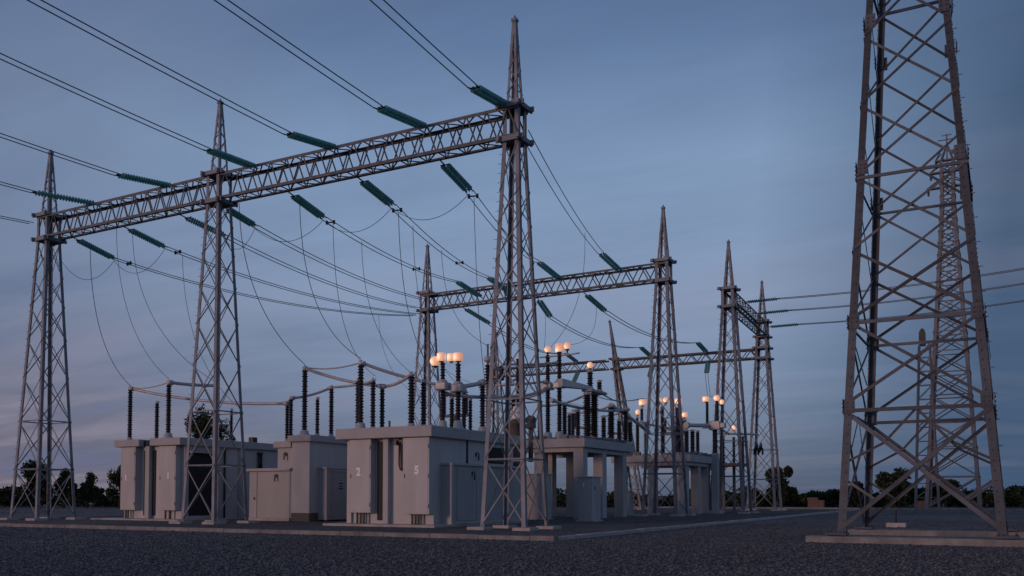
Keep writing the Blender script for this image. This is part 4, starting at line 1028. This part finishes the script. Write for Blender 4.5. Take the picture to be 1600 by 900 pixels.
# dusk colour: mauve on the left of the view near the horizon, darker blue on the right
ca, sa = math.cos(R(28.5)), math.sin(R(28.5))
side = math_('ADD', math_('MULTIPLY', sp.outputs['X'], ca), math_('MULTIPLY', sp.outputs['Y'], sa))   # + is right of the view axis
left = math_('MULTIPLY', math_('SUBTRACT', -.02, side, True), 2.2, True)
low = math_('SUBTRACT', 1.0, math_('MULTIPLY', sp.outputs['Z'], 4.6), True)
base = mix_(math_('MULTIPLY', math_('MULTIPLY', math_('SUBTRACT', -.18, side, True), 3.2, True), .45), base, tuple(10*q for q in lin((84,95,122))))
base = mix_(math_('MULTIPLY', math_('MULTIPLY', left, low), .62), base, tuple(10*q for q in lin((127,112,120))))
right = math_('MULTIPLY', math_('SUBTRACT', side, .25, True), 4.6, True)
fwd = math_('SUBTRACT', math_('MULTIPLY', sp.outputs['Y'], ca), math_('MULTIPLY', sp.outputs['X'], sa))
right = math_('MULTIPLY', right, math_('MULTIPLY', math_('ADD', fwd, .1), 2.0, True))
base = mix_(math_('MULTIPLY', right, .92), base, tuple(10*q for q in lin((61,85,114))))
# thin streaky cloud: noise on a flat layer overhead
zz = math_('ADD', math_('MAXIMUM', sp.outputs['Z'], 0.0), .10)
cx = N.new('ShaderNodeCombineXYZ'); L.new(math_('DIVIDE', sp.outputs['X'], zz), cx.inputs[0]); L.new(math_('DIVIDE', sp.outputs['Y'], zz), cx.inputs[1])
mp = N.new('ShaderNodeMapping'); mp.inputs['Rotation'].default_value = (0,0,R(-28.5)); mp.inputs['Scale'].default_value = (.5,1.25,1); L.new(cx.outputs[0], mp.inputs['Vector'])
n1 = N.new('ShaderNodeTexNoise'); n1.inputs['Scale'].default_value = .9; n1.inputs['Detail'].default_value = 8; n1.inputs['Roughness'].default_value = .55; n1.inputs['Distortion'].default_value = .5; L.new(mp.outputs[0], n1.inputs['Vector'])
c1 = N.new('ShaderNodeValToRGB'); c1.color_ramp.elements[0].position = .48; c1.color_ramp.elements[1].position = .66; L.new(n1.outputs['Fac'], c1.inputs['Fac'])
amt = math_('MULTIPLY', c1.outputs['Color'], math_('ADD', .16, math_('MULTIPLY', left, math_('MULTIPLY', low, 1.0))))
base = mix_(amt, base, tuple(10*q for q in lin((146,140,158))))
c2 = N.new('ShaderNodeValToRGB'); c2.color_ramp.elements[0].position = .30; c2.color_ramp.elements[1].position = .50
c2.color_ramp.elements[0].color = (1,1,1,1); c2.color_ramp.elements[1].color = (0,0,0,1); L.new(n1.outputs['Fac'], c2.inputs['Fac'])
base = mix_(math_('MULTIPLY', c2.outputs['Color'], math_('ADD', .22, math_('MULTIPLY', left, .45))), base, tuple(10*q for q in lin((92,106,138))))
mp2 = N.new('ShaderNodeMapping'); mp2.inputs['Rotation'].default_value = (0,0,R(-40)); mp2.inputs['Scale'].default_value = (.7,2.6,1); L.new(cx.outputs[0], mp2.inputs['Vector'])
n2 = N.new('ShaderNodeTexNoise'); n2.inputs['Scale'].default_value = 1.3; n2.inputs['Detail'].default_value = 9; n2.inputs['Roughness'].default_value = .6; n2.inputs['Distortion'].default_value = .8; L.new(mp2.outputs[0], n2.inputs['Vector'])
mr2 = N.new('ShaderNodeMapRange'); mr2.inputs['From Min'].default_value = .32; mr2.inputs['From Max'].default_value = .68; mr2.inputs['To Min'].default_value = .945; mr2.inputs['To Max'].default_value = 1.055; L.new(n2.outputs['Fac'], mr2.inputs['Value'])
base = mix_(1.0, base, mr2.outputs[0], 'MULTIPLY')
L.new(base, bg.inputs['Color'])

sd = bpy.data.lights.new('sun','SUN'); so = bpy.data.objects.new('sun', sd); COL.objects.link(so)
sd.energy = .88; sd.angle = R(12); sd.color = (1.0,.60,.48)
dirv = Vector((SUN_AZ.x*math.cos(R(SUN_EL)), SUN_AZ.y*math.cos(R(SUN_EL)), math.sin(R(SUN_EL))))
so.rotation_euler = dirv.to_track_quat('Z','Y').to_euler()
so.location = dirv*200
S.view_settings.view_transform = 'Standard'; S.view_settings.look = 'None'; S.view_settings.exposure = 0; S.view_settings.gamma = 1; S.view_settings.use_curve_mapping = False
S.cycles.use_denoising = True
S.cycles.max_bounces = 5
